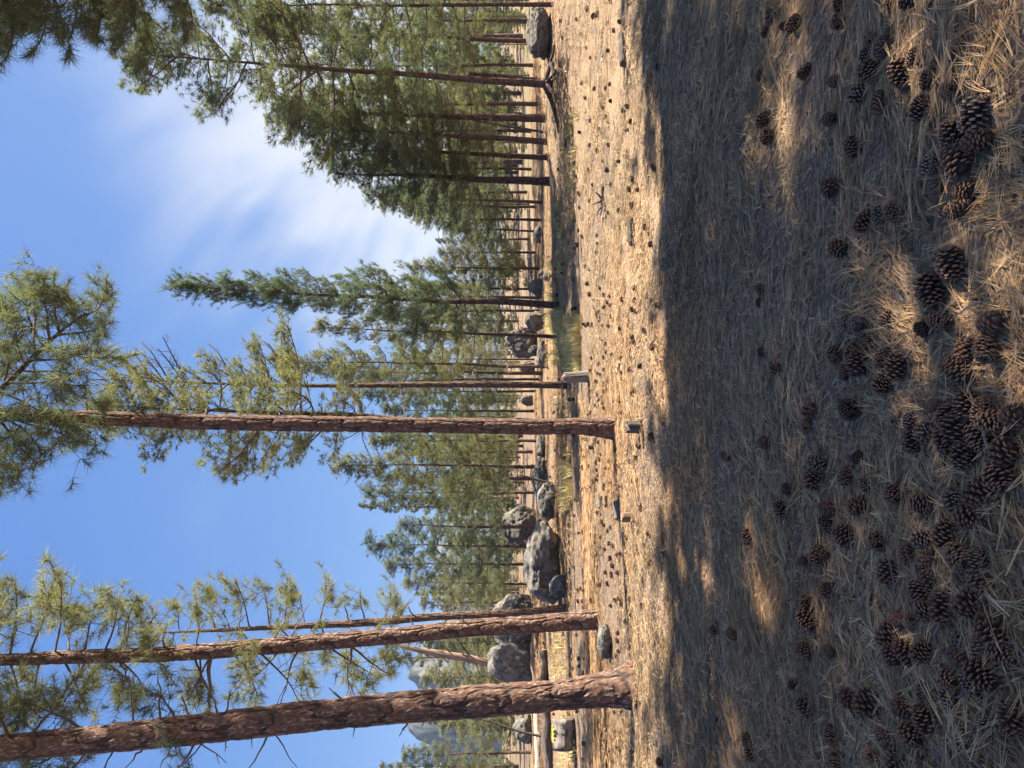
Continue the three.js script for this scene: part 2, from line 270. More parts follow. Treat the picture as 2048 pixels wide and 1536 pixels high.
// ------------------------------------------------------------------ boughs: wood and needle tufts
const UPV = V3(0, 1, 0);
function makeBough(seed, L, nSub, nNeedle, width, nl, bare = 0.22, dead = false, wide = 0) {
  const R = rand(seed), wood = [], pos = [], col = [], dir = V3(), a = V3(), s = V3(), sideV = V3();
  const unit = () => { const z = R() * 2 - 1, t = R() * 6.283, q = Math.sqrt(1 - z * z); return V3(q * Math.cos(t), z, q * Math.sin(t)); };
  function tuft(p, d) {
    const tone = 0.75 + R() * 0.55, warm = R(), k = [0.125 + 0.060 * warm, 0.168 + 0.030 * warm, 0.060 + 0.014 * (1 - warm)].map((q) => q * tone), n = Math.round(nNeedle * (0.75 + R() * 0.5)), stem = 0.10 + 0.05 * R();
    for (let i = 0; i < n; i++) {
      dir.copy(d).multiplyScalar(0.20 + 0.8 * R()).addScaledVector(unit(), 0.8).normalize();
      a.copy(p).addScaledVector(d, -stem * R());
      const l = nl * (0.7 + 0.45 * R()), w = width * (0.7 + 0.6 * R());
      s.crossVectors(dir, unit()).normalize().multiplyScalar(w / 2);
      const e = a.clone().addScaledVector(dir, l); e.y -= l * 0.06;
      pos.push(a.x + s.x, a.y + s.y, a.z + s.z, a.x - s.x, a.y - s.y, a.z - s.z, e.x, e.y, e.z);
      const v = 0.85 + 0.3 * R(); for (let q = 0; q < 3; q++) col.push(k[0] * v, k[1] * v, k[2] * v);
    }
  }
  function shoot(p0, d0, len, r, depth, sides) {
    const n = depth === 0 ? 7 : depth === 1 ? 4 : 3, pts = [p0.clone()], rad = [r], d = d0.clone(), p = p0.clone();
    for (let i = 1; i <= n; i++) {
      d.addScaledVector(unit(), depth === 0 ? 0.13 : 0.22); d.y += (depth === 0 ? (i < 3 ? -0.04 : 0.07) : 0.10); d.normalize();
      p.addScaledVector(d, len / n); pts.push(p.clone()); rad.push(mix(r, r * 0.35, i / n));
      const t = i / n;
      if (depth < 2 && t > (depth === 0 ? bare : 0.2)) {
        const m = depth === 0 ? Math.max(1, Math.round(nSub / n + R() - 0.5)) : (R() < 0.8 ? 1 : 2);
        for (let q = 0; q < m; q++) {
          const side = (R() < 0.5 ? -1 : 1), up = R() - 0.35;
          sideV.crossVectors(d, UPV).normalize().multiplyScalar(side);
          const nd = d.clone().multiplyScalar(0.75 - 0.3 * wide).addScaledVector(sideV, 0.45 + 0.6 * R() + 0.35 * wide).addScaledVector(UPV, (0.55 + 0.6 * wide) * up + 0.08).normalize();
          shoot(pts[i - 1].clone().lerp(pts[i], R()), nd, depth === 0 ? L * (0.46 + 0.22 * wide - 0.26 * t) * (0.7 + 0.6 * R()) : Math.min(0.42, len * (0.35 + 0.3 * R())), Math.max(0.004, rad[i] * 0.55), depth + 1, depth === 0 ? 4 : 3);
        }
      }
    }
    wood.push(tube(pts, rad, sides));
    if (!dead) tuft(p, d);
  }
  shoot(V3(0, 0, 0), V3(1, 0.05, 0), L, dead ? 0.028 : 0.014 * L + 0.006, 0, 5);
  const g = new THREE.BufferGeometry();
  if (!dead) { g.setAttribute('position', new THREE.Float32BufferAttribute(pos, 3)); g.setAttribute('color', new THREE.Float32BufferAttribute(col, 3)); g.computeVertexNormals(); }
  return { wood: mergeGeometries(wood), leaf: dead ? null : g, L };
}
//                         seed  L   subs needles width length
const HERO = [11, 12, 13].map((s) => makeBough(s, 1.5, 11, 40, 0.0075, 0.20, 0.25));
const SPRAY = [51, 52, 53, 54].map((s) => makeBough(s, 0.9, 8, 36, 0.0075, 0.19, 0.3, false, 1));
const MID = [21, 22, 23].map((s) => makeBough(s, 1.5, 15, 26, 0.0125, 0.165, 0.15, false, 0.45));
const FAR = [31, 32].map((s) => makeBough(s, 1.5, 16, 24, 0.020, 0.20, 0.1));
const DEAD = [41, 42, 43].map((s) => makeBough(s, 1.2, 6, 0, 0, 0, 0.2, true));

function boughMatrix(from, to, L, roll, thick) {      // places a bough (along +x) from one point to the other
  const x = to.clone().sub(from), len = x.length(); x.normalize();
  const y = UPV.clone().addScaledVector(x, -x.y).normalize(), z = V3().crossVectors(x, y);
  y.multiplyScalar(Math.cos(roll)).addScaledVector(z, Math.sin(roll)).normalize(); z.crossVectors(x, y);
  const s = len / L, t = thick ?? clamp(s, 0.75, 1.2);
  return new THREE.Matrix4().makeBasis(x.multiplyScalar(s), y.multiplyScalar(t), z.multiplyScalar(t)).setPosition(from);
}
function addCrown(tree, set, matrices, leafMaterial, R, woodMat = M.twig) {      // matrices relative to the tree
  const crown = new THREE.Group(); crown.name = 'crown'; tree.add(crown); crown.userData.kind = 'stuff';
  const bins = set.map(() => []); for (const m of matrices) bins[Math.floor(R() * set.length)].push(m);
  bins.forEach((b, i) => {
    if (!b.length) return;
    for (const [geo, mat, name] of [[set[i].wood, woodMat, 'bough'], [set[i].leaf, leafMaterial, 'needle_foliage']]) {
      if (!geo) continue;
      const im = new THREE.InstancedMesh(geo, mat, b.length); b.forEach((m, k) => im.setMatrixAt(k, m)); im.name = name; im.userData.kind = 'stuff'; im.castShadow = im.receiveShadow = true; crown.add(im);
    }
  });
  return crown;
}
function trunkPoint(pts, y) { for (let i = 0; i < pts.length - 1; i++) if (y <= pts[i + 1].y || i === pts.length - 2) return pts[i].clone().lerp(pts[i + 1], clamp((y - pts[i].y) / (pts[i + 1].y - pts[i].y))); }
function crownMatrices(pts, y0, y1, reach, step, R, { shape = 'cone', skip = 0, L = 1.5, droop = 0.1, lift = 0.75, skipLow = 0 } = {}) {
  const out = []; let az = R() * 6.28;
  for (let y = y0; y < y1; y += step * (0.6 + 0.8 * R())) {
    az += 2.4 + (R() - 0.5) * 0.9;
    const t = (y - y0) / (y1 - y0); if (R() < skip || R() < skipLow * sstep(0.4, 0.1, t)) continue;
    const prof = shape === 'cone' ? Math.pow(1 - t, 0.75) * sstep(-0.25, 0.18, t) : Math.sqrt(clamp(1 - t * t * 0.92)) * sstep(-0.35, 0.3, t);
    const len = Math.max(0.30, reach * prof * (0.6 + 0.55 * R())), el = mix(-droop, lift, Math.pow(t, 1.4)) + (R() - 0.5) * 0.3;
    const from = trunkPoint(pts, y), to = from.clone().add(V3(Math.cos(az) * Math.cos(el), Math.sin(el), Math.sin(az) * Math.cos(el)).multiplyScalar(len));
    out.push(boughMatrix(from, to, L, R() * 1.2 - 0.6));
  }
  const tip = trunkPoint(pts, y1 - 0.35); out.push(boughMatrix(tip, tip.clone().add(V3(0.03, 0.7, 0.02)), L, R() * 6, 0.6));
  return out;
}

// whole crowns for the trees farther back: built once on a straight stem 7 m high, reach 1.7 m, and shared
function wholeCrown(seed, shape, step, skip, skipLow = 0) {
  const R = rand(seed), pts = [V3(0, -1, 0), V3(0, 7, 0)], ms = crownMatrices(pts, 0, 7, 1.7, step, R, { shape, skip, skipLow }), pick = ms.map(() => MID[Math.floor(R() * MID.length)]);
  return { leaf: mergeGeometries(ms.map((m, i) => pick[i].leaf.clone().applyMatrix4(m))), wood: mergeGeometries(ms.map((m, i) => pick[i].wood.clone().applyMatrix4(m))) };
}
const CROWNS = { cone: [1, 2, 3, 4].map((k) => wholeCrown(600 + k, 'cone', 0.185, 0.03 * k)), round: [1, 2].map((k) => wholeCrown(650 + k, 'round', 0.16, 0.08)), dense: [wholeCrown(681, 'cone', 0.11, 0)], thin: [wholeCrown(671, 'round', 0.14, 0.12, 0.6)] };
function addWholeCrown(tree, shape, y0, y1, reach, topX, topZ, h, leafMaterial, R, woodMat = M.twig) {     // leans with the stem
  const crown = new THREE.Group(), set = CROWNS[shape], c = set[Math.floor(R() * set.length)], sy = (y1 - y0) / 7, sx = reach / 1.7, kx = topX / h, kz = topZ / h;
  crown.name = 'crown'; tree.add(crown); crown.userData.kind = 'stuff';
  const m = new THREE.Matrix4().makeRotationY(R() * 6.283).premultiply(new THREE.Matrix4().makeScale(sx, sy, sx)).premultiply(new THREE.Matrix4().set(1, kx, 0, kx * y0, 0, 1, 0, y0, 0, kz, 1, kz * y0, 0, 0, 0, 1));
  for (const [g, mat, name] of [[c.wood, woodMat, 'bough'], [c.leaf, leafMaterial, 'needle_foliage']]) { const q = part(crown, g, mat, name, 'stuff'); q.matrixAutoUpdate = false; q.matrix.copy(m); }
}

// a trunk given by points [px, py, width in px] of the photograph at one depth; extra points beyond the frame carry it to its top
function trunkFrom(list, depth, lean = 0) {
  const w = list.map(([px, py], i) => at(px, py, depth + lean * i)); const base = V3(w[0].x, 0, w[0].z); base.y = H(base.x, base.z);
  w[0].y = base.y - 0.06;
  return { base, pts: w.map((p) => p.clone().sub(base)), radii: list.map((l) => l[2] / 2 * depth / F) };
}
function newTree(base) { const g = new THREE.Group(); g.position.copy(base); return g; }
const crooked = (from, to, n, amp, R) => { const o = []; const d = from.distanceTo(to); for (let i = 0; i <= n; i++) { const t = i / n, p = from.clone().lerp(to, t); if (i && i < n) p.add(V3(R() - 0.5, R() - 0.5, R() - 0.5).multiplyScalar(amp * d)); o.push(p); } return o; };
function deadBranches(tree, base, depth, list, R, px2r = 2) {      // [px0, py0, px1, py1] start on the trunk and tip, in the photograph
  for (const [x0, y0, x1, y1, w = 5] of list) {
    const a = at(x0, y0, depth).sub(base), b = at(x1, y1, depth + (R() - 0.35) * 0.5).sub(base), pts = crooked(a, b, 5, 0.07, R), r = w / 2 * depth / F;
    const geos = [tube(pts, pts.map((_, i) => mix(r, r * 0.35, i / 5)), 6, null, 3)];
    if (R() < 0.6) { const q = pts[3], e = b.clone().sub(a).multiplyScalar(0.3 + 0.15 * R()).add(V3(R() - 0.5, R() - 0.7, R() - 0.5).multiplyScalar(a.distanceTo(b) * 0.35)).add(q); const p2 = crooked(q, e, 3, 0.1, R); geos.push(tube(p2, [r * 0.6, r * 0.5, r * 0.4, r * 0.2], 5, null, 3)); }
    part(tree, mergeGeometries(geos), M.dead, 'dead_branch');
  }
}
const px2 = (ox, oy, s) => (x, y) => [ox + x / s, oy + y / s];

// ---- the near trees
{ // leftmost big trunk
  const R = rand(101), d = 8.2, t = trunkFrom([[1272, 1374, 74], [1215, 1380, 62], [1113, 1391, 56], [942, 1404, 61], [771, 1418, 57], [600, 1435, 57], [342, 1464, 55], [0, 1497, 48], [-500, 1545, 40], [-1100, 1600, 22], [-1500, 1630, 6]], d), g = newTree(t.base);
  part(g, trunkGeo(t.pts, t.radii, { sides: 120, step: 0.022, relief: 0.030, flare: 0.42, lobes: 3, seed: 4 }), M.bark, 'trunk');
  const z = px2(0, 1024, 2.926), z2 = px2(600, 1100, 2.926), L = [];
  for (const [a, b, c, e, w, q] of [[940, 1225, 925, 930, 6], [1110, 1215, 1065, 1075, 6], [1320, 1175, 1355, 1035, 5], [1270, 1175, 1250, 1090, 6], [1640, 1140, 1650, 1095, 5], [680, 1370, 600, 1510, 6], [850, 1365, 730, 1500, 6], [1060, 1310, 935, 1500, 6], [1240, 1270, 1060, 1500, 6], [1170, 1350, 1325, 1470, 4], [1325, 1320, 1315, 1405, 4], [1480, 1300, 1470, 1380, 4], [1600, 1250, 1455, 1500, 7], [1600, 1290, 1740, 1495, 4], [500, 1400, 400, 1560, 6], [780, 1220, 755, 960, 5]]) L.push([...z(a, b), ...z(c, e), w * 0.8]);
  for (const [a, b, c, e, w] of [[330, 950, 170, 805, 8], [320, 1020, 310, 1100, 4], [640, 985, 580, 1090, 6], [740, 985, 710, 1030, 4]]) L.push([...z2(a, b), ...z2(c, e), w * 0.8]);
  deadBranches(g, t.base, d, L, R);
  const m = [];
  for (const [a, b, c, e, dz] of [[60, 1475, 130, 1345, 0.2], [20, 1480, -40, 1350, -0.2], [170, 1465, 60, 1390, 0.3], [-60, 1500, 40, 1400, 0.6], [350, 1450, 330, 1380, 0.4], [400, 1475, 340, 1520, -0.3], [180, 1490, 130, 1560, 0.2], [130, 1490, 60, 1540, 0.5], [-100, 1500, -60, 1390, 0.1]]) m.push(boughMatrix(at(a, b, d).sub(t.base), at(c, e, d + dz).sub(t.base), 0.9, R() * 2 - 1, 1.0));
  const top = t.pts.at(-1).y; m.push(...crownMatrices(t.pts, 8.3, top, 2.4, 0.16, R, { shape: 'round', L: 0.9 }));
  addCrown(g, SPRAY, m, LEAF[0], R);
  thing(g, 'pine_tree', 'thickest pine trunk with reddish flaky bark and dead stubs, lowest in the photo', 'tree');
}
{ // second trunk
  const R = rand(102), d = 11, t = trunkFrom([[1202, 1237, 39], [1150, 1242, 35], [1044, 1250, 34], [942, 1256, 32], [805, 1270, 31], [600, 1287, 31], [342, 1307, 29], [171, 1313, 26], [0, 1320, 22], [-300, 1335, 16], [-700, 1350, 6]], d), g = newTree(t.base);
  part(g, trunkGeo(t.pts, t.radii, { sides: 96, step: 0.026, relief: 0.024, flare: 0.22, lobes: 4, seed: 9 }), M.bark, 'trunk');
  const z = px2(0, 1024, 2.926), z2 = px2(600, 1100, 2.926), L = [];
  for (const [a, b, c, e, w] of [[1230, 860, 1230, 1150, 11], [1700, 730, 1810, 540, 5], [1600, 740, 1690, 590, 5], [1150, 780, 1170, 640, 5], [1390, 750, 1415, 580, 4], [700, 870, 770, 1010, 6], [920, 870, 1010, 960, 5], [1740, 820, 1620, 1130, 6], [1170, 840, 1150, 1170, 5], [880, 770, 1050, 470, 3]]) L.push([...z(a, b), ...z(c, e), w * 0.8]);
  for (const [a, b, c, e, w] of [[300, 570, 270, 860, 6], [965, 430, 930, 375, 4], [660, 440, 640, 385, 4], [400, 520, 370, 550, 4], [320, 490, 280, 455, 4], [690, 525, 680, 560, 3]]) L.push([...z2(a, b), ...z2(c, e), w * 0.8]);
  deadBranches(g, t.base, d, L, R);
  const m = [], B = [[20, 1310, 30, 1170, 0.4], [60, 1310, 80, 1185, -0.2], [110, 1305, 125, 1170, -0.5], [0, 1315, -50, 1200, 0.3], [140, 1305, 110, 1235, 0.6], [170, 1300, 180, 1210, 0.2], [210, 1300, 250, 1200, -0.4], [240, 1298, 270, 1205, 0.3], [280, 1297, 300, 1240, 0.5], [330, 1295, 300, 1245, -0.3],
    [20, 1325, 60, 1450, 0.4], [80, 1325, 30, 1420, -0.3], [130, 1325, 190, 1410, 0.1], [170, 1325, 130, 1400, 0.5], [210, 1320, 270, 1400, -0.4], [240, 1320, 280, 1370, 0.4], [390, 1318, 420, 1420, 0.3], [420, 1315, 360, 1390, -0.2], [470, 1310, 520, 1390, 0.2], [520, 1305, 600, 1380, 0.5], [560, 1300, 500, 1370, -0.4], [660, 1295, 740, 1365, 0.3], [700, 1292, 790, 1350, 0.6], [-40, 1325, 10, 1400, 0.6], [-60, 1325, -40, 1220, 0.2]];
  for (const [a, b, c, e, dz] of B) m.push(boughMatrix(at(a, b, d).sub(t.base), at(c, e, d + dz * 1.4).sub(t.base), 0.9, R() * 2 - 1, 1.0));
  m.push(...crownMatrices(t.pts, t.pts[8].y + 0.3, t.pts.at(-1).y, 1.7, 0.17, R, { shape: 'round', L: 0.9 }));
  addCrown(g, SPRAY, m, LEAF[1], R);
  thing(g, 'pine_tree', 'slim pine standing beside the small granite rock, dead limbs and green tufts above', 'tree');
}
{ // third, behind the second
  const R = rand(103), d = 16, t = trunkFrom([[1140, 1214, 16], [1044, 1225, 14], [873, 1233, 15], [737, 1245, 15], [600, 1252, 11], [444, 1260, 7], [325, 1265, 3]], d), g = newTree(t.base);
  part(g, trunkGeo(t.pts, t.radii, { sides: 48, step: 0.05, relief: 0.018, flare: 0.2, seed: 17 }), M.bark, 'trunk');
  deadBranches(g, t.base, d, [[830, 1238, 815, 1212, 4], [700, 1248, 690, 1215, 4], [780, 1240, 830, 1190, 3], [640, 1250, 660, 1290, 4], [900, 1232, 880, 1260, 3]], R);
  const m = [];
  for (const [a, b, c, e, dz] of [[610, 1250, 590, 1165, 0.3], [570, 1253, 560, 1170, -0.6], [540, 1255, 520, 1165, 0.4], [500, 1257, 470, 1170, -0.2], [460, 1258, 430, 1180, 0.6], [430, 1260, 400, 1190, 0.2], [400, 1262, 370, 1205, -0.4], [360, 1264, 335, 1220, 0.3], [640, 1250, 640, 1170, -0.5], [730, 1245, 720, 1190, 0.3], [770, 1242, 770, 1185, -0.3], [790, 1240, 810, 1200, 0.5], [560, 1255, 590, 1310, 0.3], [620, 1252, 640, 1320, -0.4], [480, 1258, 500, 1300, 0.5], [690, 1247, 720, 1300, 0.4], [740, 1244, 800, 1300, -0.3], [350, 1264, 330, 1275, 0.3]]) m.push(boughMatrix(at(a, b, d).sub(t.base), at(c, e, d + dz * 1.6).sub(t.base), 0.9, R() * 2 - 1, 1.0));
  addCrown(g, SPRAY, m, LEAF[1], R);
  thing(g, 'pine_tree', 'thin pine just behind the slim pine, its base above the dark boulder', 'tree');
}
{ // tall straight trunk in the middle
  const R = rand(104), d = 9.4, t = trunkFrom([[1236, 856, 44], [1190, 854, 36], [1160, 853, 33], [1030, 853, 31], [900, 851, 30], [684, 848, 31], [513, 846, 31], [342, 842, 29], [171, 835, 28], [0, 829, 26], [-250, 822, 22], [-600, 815, 14], [-900, 812, 4]], d), g = newTree(t.base);
  part(g, trunkGeo(t.pts, t.radii, { sides: 96, step: 0.022, relief: 0.020, flare: 0.4, lobes: 4, seed: 23 }), M.bark, 'trunk');
  deadBranches(g, t.base, d, [[410, 832, 412, 818, 5], [175, 850, 178, 852, 4], [560, 831, 556, 822, 3], [790, 838, 786, 828, 3]], R);
  // the limb that hangs into the frame
  const limb = [[-90, 822, 0], [-40, 812, 0.1], [0, 781, 0.2], [45, 735, 0.3], [90, 690, 0.35], [130, 655, 0.4], [158, 636, 0.45]].map(([a, b, q]) => at(a, b, d - q).sub(t.base));
  part(g, tube(limb, [0.05, 0.045, 0.04, 0.034, 0.027, 0.018, 0.010], 9, null, 3), M.barkDark, 'limb');
  const m = [], B = [[158, 636, 190, 600, 0.45], [150, 645, 130, 570, 0.5], [120, 665, 60, 555, 0.3], [100, 680, 60, 590, 0.7], [85, 690, 20, 610, 0.2], [70, 710, 40, 540, 0.6], [110, 672, 215, 640, 0.5], [80, 700, 240, 700, 0.3], [60, 720, 200, 715, 0.7], [40, 740, 160, 770, 0.2], [20, 765, 175, 790, 0.5], [10, 775, 10, 680, 0.1], [50, 730, -20, 640, 0.4], [0, 785, 120, 830, 0.1], [-20, 800, -60, 650, 0.3], [-40, 810, 20, 700, -0.4]];
  for (const [a, b, c, e, q] of B) m.push(boughMatrix(at(a, b, d - q).sub(t.base), at(c, e, d - q - (R() - 0.5) * 0.7).sub(t.base), 0.9, R() * 2 - 1, 1.0));
  for (const [a, b, c, e, q] of [[20, 842, 90, 895, 0.1], [40, 842, 160, 905, -0.2], [60, 843, 220, 875, 0.2], [0, 842, 60, 920, -0.4], [-40, 840, 40, 940, 0.4], [90, 842, 180, 885, 0.5], [120, 842, 200, 868, -0.5], [-80, 838, -20, 920, 0.2], [-100, 836, 10, 930, -0.7]]) m.push(boughMatrix(at(a, b, d).sub(t.base), at(c, e, d + q).sub(t.base), 0.9, R() * 2 - 1, 1.0));
  m.push(...crownMatrices(t.pts, t.pts[9].y + 0.7, t.pts.at(-1).y, 1.7, 0.17, R, { shape: 'round', L: 0.9 }));
  addCrown(g, SPRAY, m, LEAF[0], R);
  thing(g, 'pine_tree', 'tall straight pine in the middle with one leafy limb hanging into the sky', 'tree');
}
{ // dead-topped pine
  const R = rand(105), d = 16, t = trunkFrom([[1140, 770, 16], [1080, 770, 13], [900, 769, 12], [684, 771, 9], [513, 770, 6], [342, 763, 4], [230, 760, 2.4], [165, 758, 1]], d), g = newTree(t.base);
  part(g, trunkGeo(t.pts, t.radii, { sides: 32, step: 0.06, relief: 0.010, flare: 0.2, seed: 29 }), M.barkFine, 'trunk');
  const m = [];
  for (let i = 0; i < 34; i++) { const x = 210 + 390 * (i / 34) + 14 * R(), right = R() < 0.68, len = (34 + 70 * R()) * (0.5 + 0.5 * sstep(200, 360, x)) * (right ? 1 : 0.7), up = right ? 30 + 30 * R() : 20 + 25 * R(); const y = 763 + (x - 342) * 0.02; m.push(boughMatrix(at(x, y, d).sub(t.base), at(x - up, y + (right ? -len : len), d + (R() - 0.5) * 1.2).sub(t.base), 1.2, R() * 2 - 1, 0.8)); }
  addCrown(g, DEAD, m, null, R, M.dead);
  thing(g, 'dead_topped_pine', 'slender dying pine with a bare twiggy top, behind the tall middle pine', 'tree');
}

// ---- trees farther back: [py base, depth, px top, py top, trunk width px, px of crown base, half width of crown px, leaf, set, label]
let seedT = 500;
function pine(py, d, pxTop, pyTop, w, pxCrown, hw, leaf, set, label, group, opt = {}) {
  const R = rand(seedT++), b0 = at(1000, py, d), base = V3(b0.x, H(b0.x, b0.z), b0.z), top = at(pxTop, pyTop, d), h = top.y - base.y, g = newTree(base);
  const n = 6, pts = [], radii = [], dx = top.x - base.x, dz = (R() - 0.5) * 0.02 * h, r = w / 2 * d / F;
  for (let i = 0; i <= n; i++) { const t = i / n, s = Math.sin(t * Math.PI) * 0.012 * h; pts.push(V3(dx * t + (R() - 0.5) * s, -0.06 + (h + 0.06) * t, dz * t + (R() - 0.5) * s)); radii.push(Math.max(0.008, r * (1.05 - t * 0.98))); }
  part(g, trunkGeo(pts, radii, { sides: d < 24 ? 20 : 10, step: d < 24 ? 0.12 : 0.4, relief: d < 24 ? 0.012 : 0, flare: 0.18, seed: seedT }), R() < 0.5 ? M.barkFine : M.barkDark, 'trunk');
  const yc = at(pxCrown, py, d).y - base.y, reach = hw * d / F;
  addWholeCrown(g, opt.shape ?? 'cone', Math.max(0.6, yc), h, reach, dx, dz, h, LEAF[leaf], R);
  const dm = []; for (let i = 0; i < (opt.dead ?? 7); i++) { const y = yc * (0.45 + 0.6 * R()), a = R() * 6.28, f = trunkPoint(pts, y), l = 0.35 + 0.8 * R(); dm.push(boughMatrix(f, f.clone().add(V3(Math.cos(a) * l, (R() - 0.45) * 0.5 * l, Math.sin(a) * l)), 1.2, R() * 6, 0.6)); }
  if (dm.length) { const s = DEAD[Math.floor(R() * 3)], im = new THREE.InstancedMesh(s.wood, M.dead, dm.length); dm.forEach((q, k) => im.setMatrixAt(k, q)); im.name = 'dead_branches'; im.userData.kind = 'stuff'; g.add(im); }
  return thing(g, 'pine_tree', label, 'tree', group);
}
pine(611, 18, 372, 573, 14, 930, 92, 2, MID, 'pointed pine alone against the sky, spire nearest the gap with cloud', null, { shape: 'dense' });
pine(674, 19, 640, 655, 8, 930, 62, 1, MID, 'slender pine just below the pointed pine, rising from dry grass', null);
pine(853, 14.2, 222, 812, 20, 720, 165, 1, MID, 'loose-crowned pine whose trunk hides behind the tall middle pine', null, { shape: 'round', skip: 0.1, step: 0.13 });
pine(934, 23, 672, 930, 8, 1030, 85, 1, MID, 'full green pine to the shaded side of the tall middle pine', null);
pine(985, 27, 735, 985, 7, 1030, 70, 0, MID, 'green pine above the leaning sharp-edged boulder', null);
pine(957, 31, 760, 955, 8, 985, 60, 2, MID, 'darker pine rising behind the black shaded boulder', null);
pine(1056, 29, 800, 1050, 8, 960, 62, 0, MID, 'pine whose dark trunk crosses in front of the sharp-edged boulder', null);
pine(1092, 31, 742, 1090, 7, 1020, 78, 2, MID, 'tallest pine of the clump above the big dark boulder', null);
pine(1128, 34, 778, 1128, 7, 1020, 72, 0, MID, 'pine between the tallest clump pine and the thin near trunk', null);
pine(1168, 37, 815, 1165, 6, 1020, 62, 1, MID, 'yellowish pine behind the thin near trunk', null);
pine(1205, 44, 850, 1205, 6, 1030, 66, 3, MID, 'broad pine half hidden by the two slim near trunks', null);
pine(1290, 47, 858, 1285, 6, 1020, 60, 0, MID, 'dark pine behind the leaning dead snag', null);
pine(1350, 45, 850, 1355, 6, 1015, 72, 3, MID, 'yellow green pine between the snag and the thickest trunk', null);
pine(1395, 50, 880, 1400, 6, 1020, 62, 1, MID, 'pine mostly hidden behind the thickest trunk', null);
pine(1450, 40, 885, 1450, 6, 1030, 55, 1, MID, 'low pine behind the lichen-marked log chunk', null);
pine(1505, 33, 812, 1512, 6, 975, 72, 0, MID, 'pine with orange lit trunk near the bottom edge of photo', null);
pine(1560, 36, 850, 1565, 6, 1010, 70, 0, MID, 'pine cut by the bottom edge of the photo', null);
pine(733, 23, 560, 722, 7, 940, 78, 1, MID, 'tallest green pine right behind the dead-topped pine', null);
pine(746, 25, 640, 742, 8, 900, 60, 0, MID, 'straight pine with bare lower trunk beside the weathered stump', null);
pine(758, 27, 700, 760, 6, 900, 60, 1, MID, 'thin lit trunk pine close behind the dead-topped pine', null);
pine(782, 32, 720, 785, 5, 1000, 62, 0, MID, 'thin pine seen between dead-topped pine and tall middle pine', null);
pine(822, 33, 770, 820, 6, 950, 62, 2, MID, 'dark trunk pine next to the tall middle pine, sunny side', null);
pine(882, 30, 750, 880, 6, 950, 62, 0, MID, 'pine close behind the tall middle pine, shaded side', null);
pine(903, 36, 800, 905, 7, 1010, 60, 1, MID, 'twin-like trunk pine behind the shadowed rocks', null);
pine(578, 29, 855, 575, 5, 1010, 45, 0, MID, 'thin pine behind the rounded rock, above the pointed pine', null);
pine(596, 27, 800, 590, 6, 985, 55, 1, MID, 'leaning pine touching the pointed pine from behind', null);
pine(621, 26, 760, 625, 6, 1000, 50, 0, MID, 'thin dark pine between the pointed pine and the slender pine', null);
pine(719, 33, 830, 718, 4, 980, 55, 3, MID, 'pole-thin pine in front of the far granite block', null);
pine(537, 29, 838, 533, 6, 1060, 58, 3, MID, 'bright low pine with foliage to the ground near the mountain gap', null);
pine(505, 32, 885, 505, 5, 1070, 45, 1, MID, 'short leafy pine beside the small upright rock', null);
pine(478, 36, 935, 478, 5, 1060, 40, 0, MID, 'short pine directly below the snowy mountain gap', null);
// the stand on the sunny side
pine(8, 17, 430, 8, 9, 905, 150, 0, MID, 'pine trunk at the very top edge of the photo', null, { step: 0.10 });
pine(82, 21, 520, 66, 10, 930, 125, 2, MID, 'pine standing directly behind the hump-backed boulder', null, { step: 0.10 });
const bankPine = pine(168, 17.2, 270, 112, 15, 790, 170, 0, MID, 'leaning pine rooted on the bank with exposed roots', null, { shape: 'round', skip: 0.15, step: 0.13 });
pine(236, 19, 545, 222, 16, 900, 130, 0, MID, 'stout pine next below the leaning bank pine', null, { step: 0.10 });
pine(284, 18.8, 585, 252, 12, 880, 130, 2, MID, 'straight pine at the foot of the bank, above two thinner trunks', null, { step: 0.10 });
pine(315, 20, 640, 296, 11, 960, 105, 0, MID, 'slightly leaning thin pine beside the straight bank-foot pine', null, { step: 0.10 });
pine(362, 20, 672, 348, 17, 945, 100, 2, MID, 'thick dark trunk standing alone beyond the bank', null, { step: 0.10 });
pine(405, 26, 735, 392, 7, 960, 80, 0, MID, 'one of the slim pines past the thick dark trunk, tallest', null);
pine(413, 30, 770, 410, 6, 980, 70, 1, MID, 'slim pine leaning on its neighbour past the thick dark trunk', null);
pine(440, 28, 840, 436, 6, 990, 66, 0, MID, 'slim pine above the pale grey boulder', null);
pine(462, 30, 905, 458, 5, 1010, 40, 2, MID, 'slim dark pine crossing the pale grey boulder', null);
pine(130, 30, 600, 128, 7, 960, 95, 1, MID, 'pine in second row between boulder and leaning bank pine', null);
pine(208, 27, 590, 200, 9, 980, 95, 1, MID, 'pine with low foliage behind the leaning bank pine', null);
pine(262, 33, 650, 258, 7, 1000, 85, 1, MID, 'second-row pine behind the stout pine', null);
pine(338, 34, 740, 335, 6, 1010, 75, 1, MID, 'second-row pine behind the thick dark trunk', null);
pine(384, 38, 780, 380, 6, 1020, 70, 2, MID, 'far pine glimpsed past the thick dark trunk', null);
pine(40, 29, 560, 38, 7, 980, 100, 1, MID, 'second-row pine near the top edge of photo', null);
// outside the frame, on the sunny side: these shade the foreground

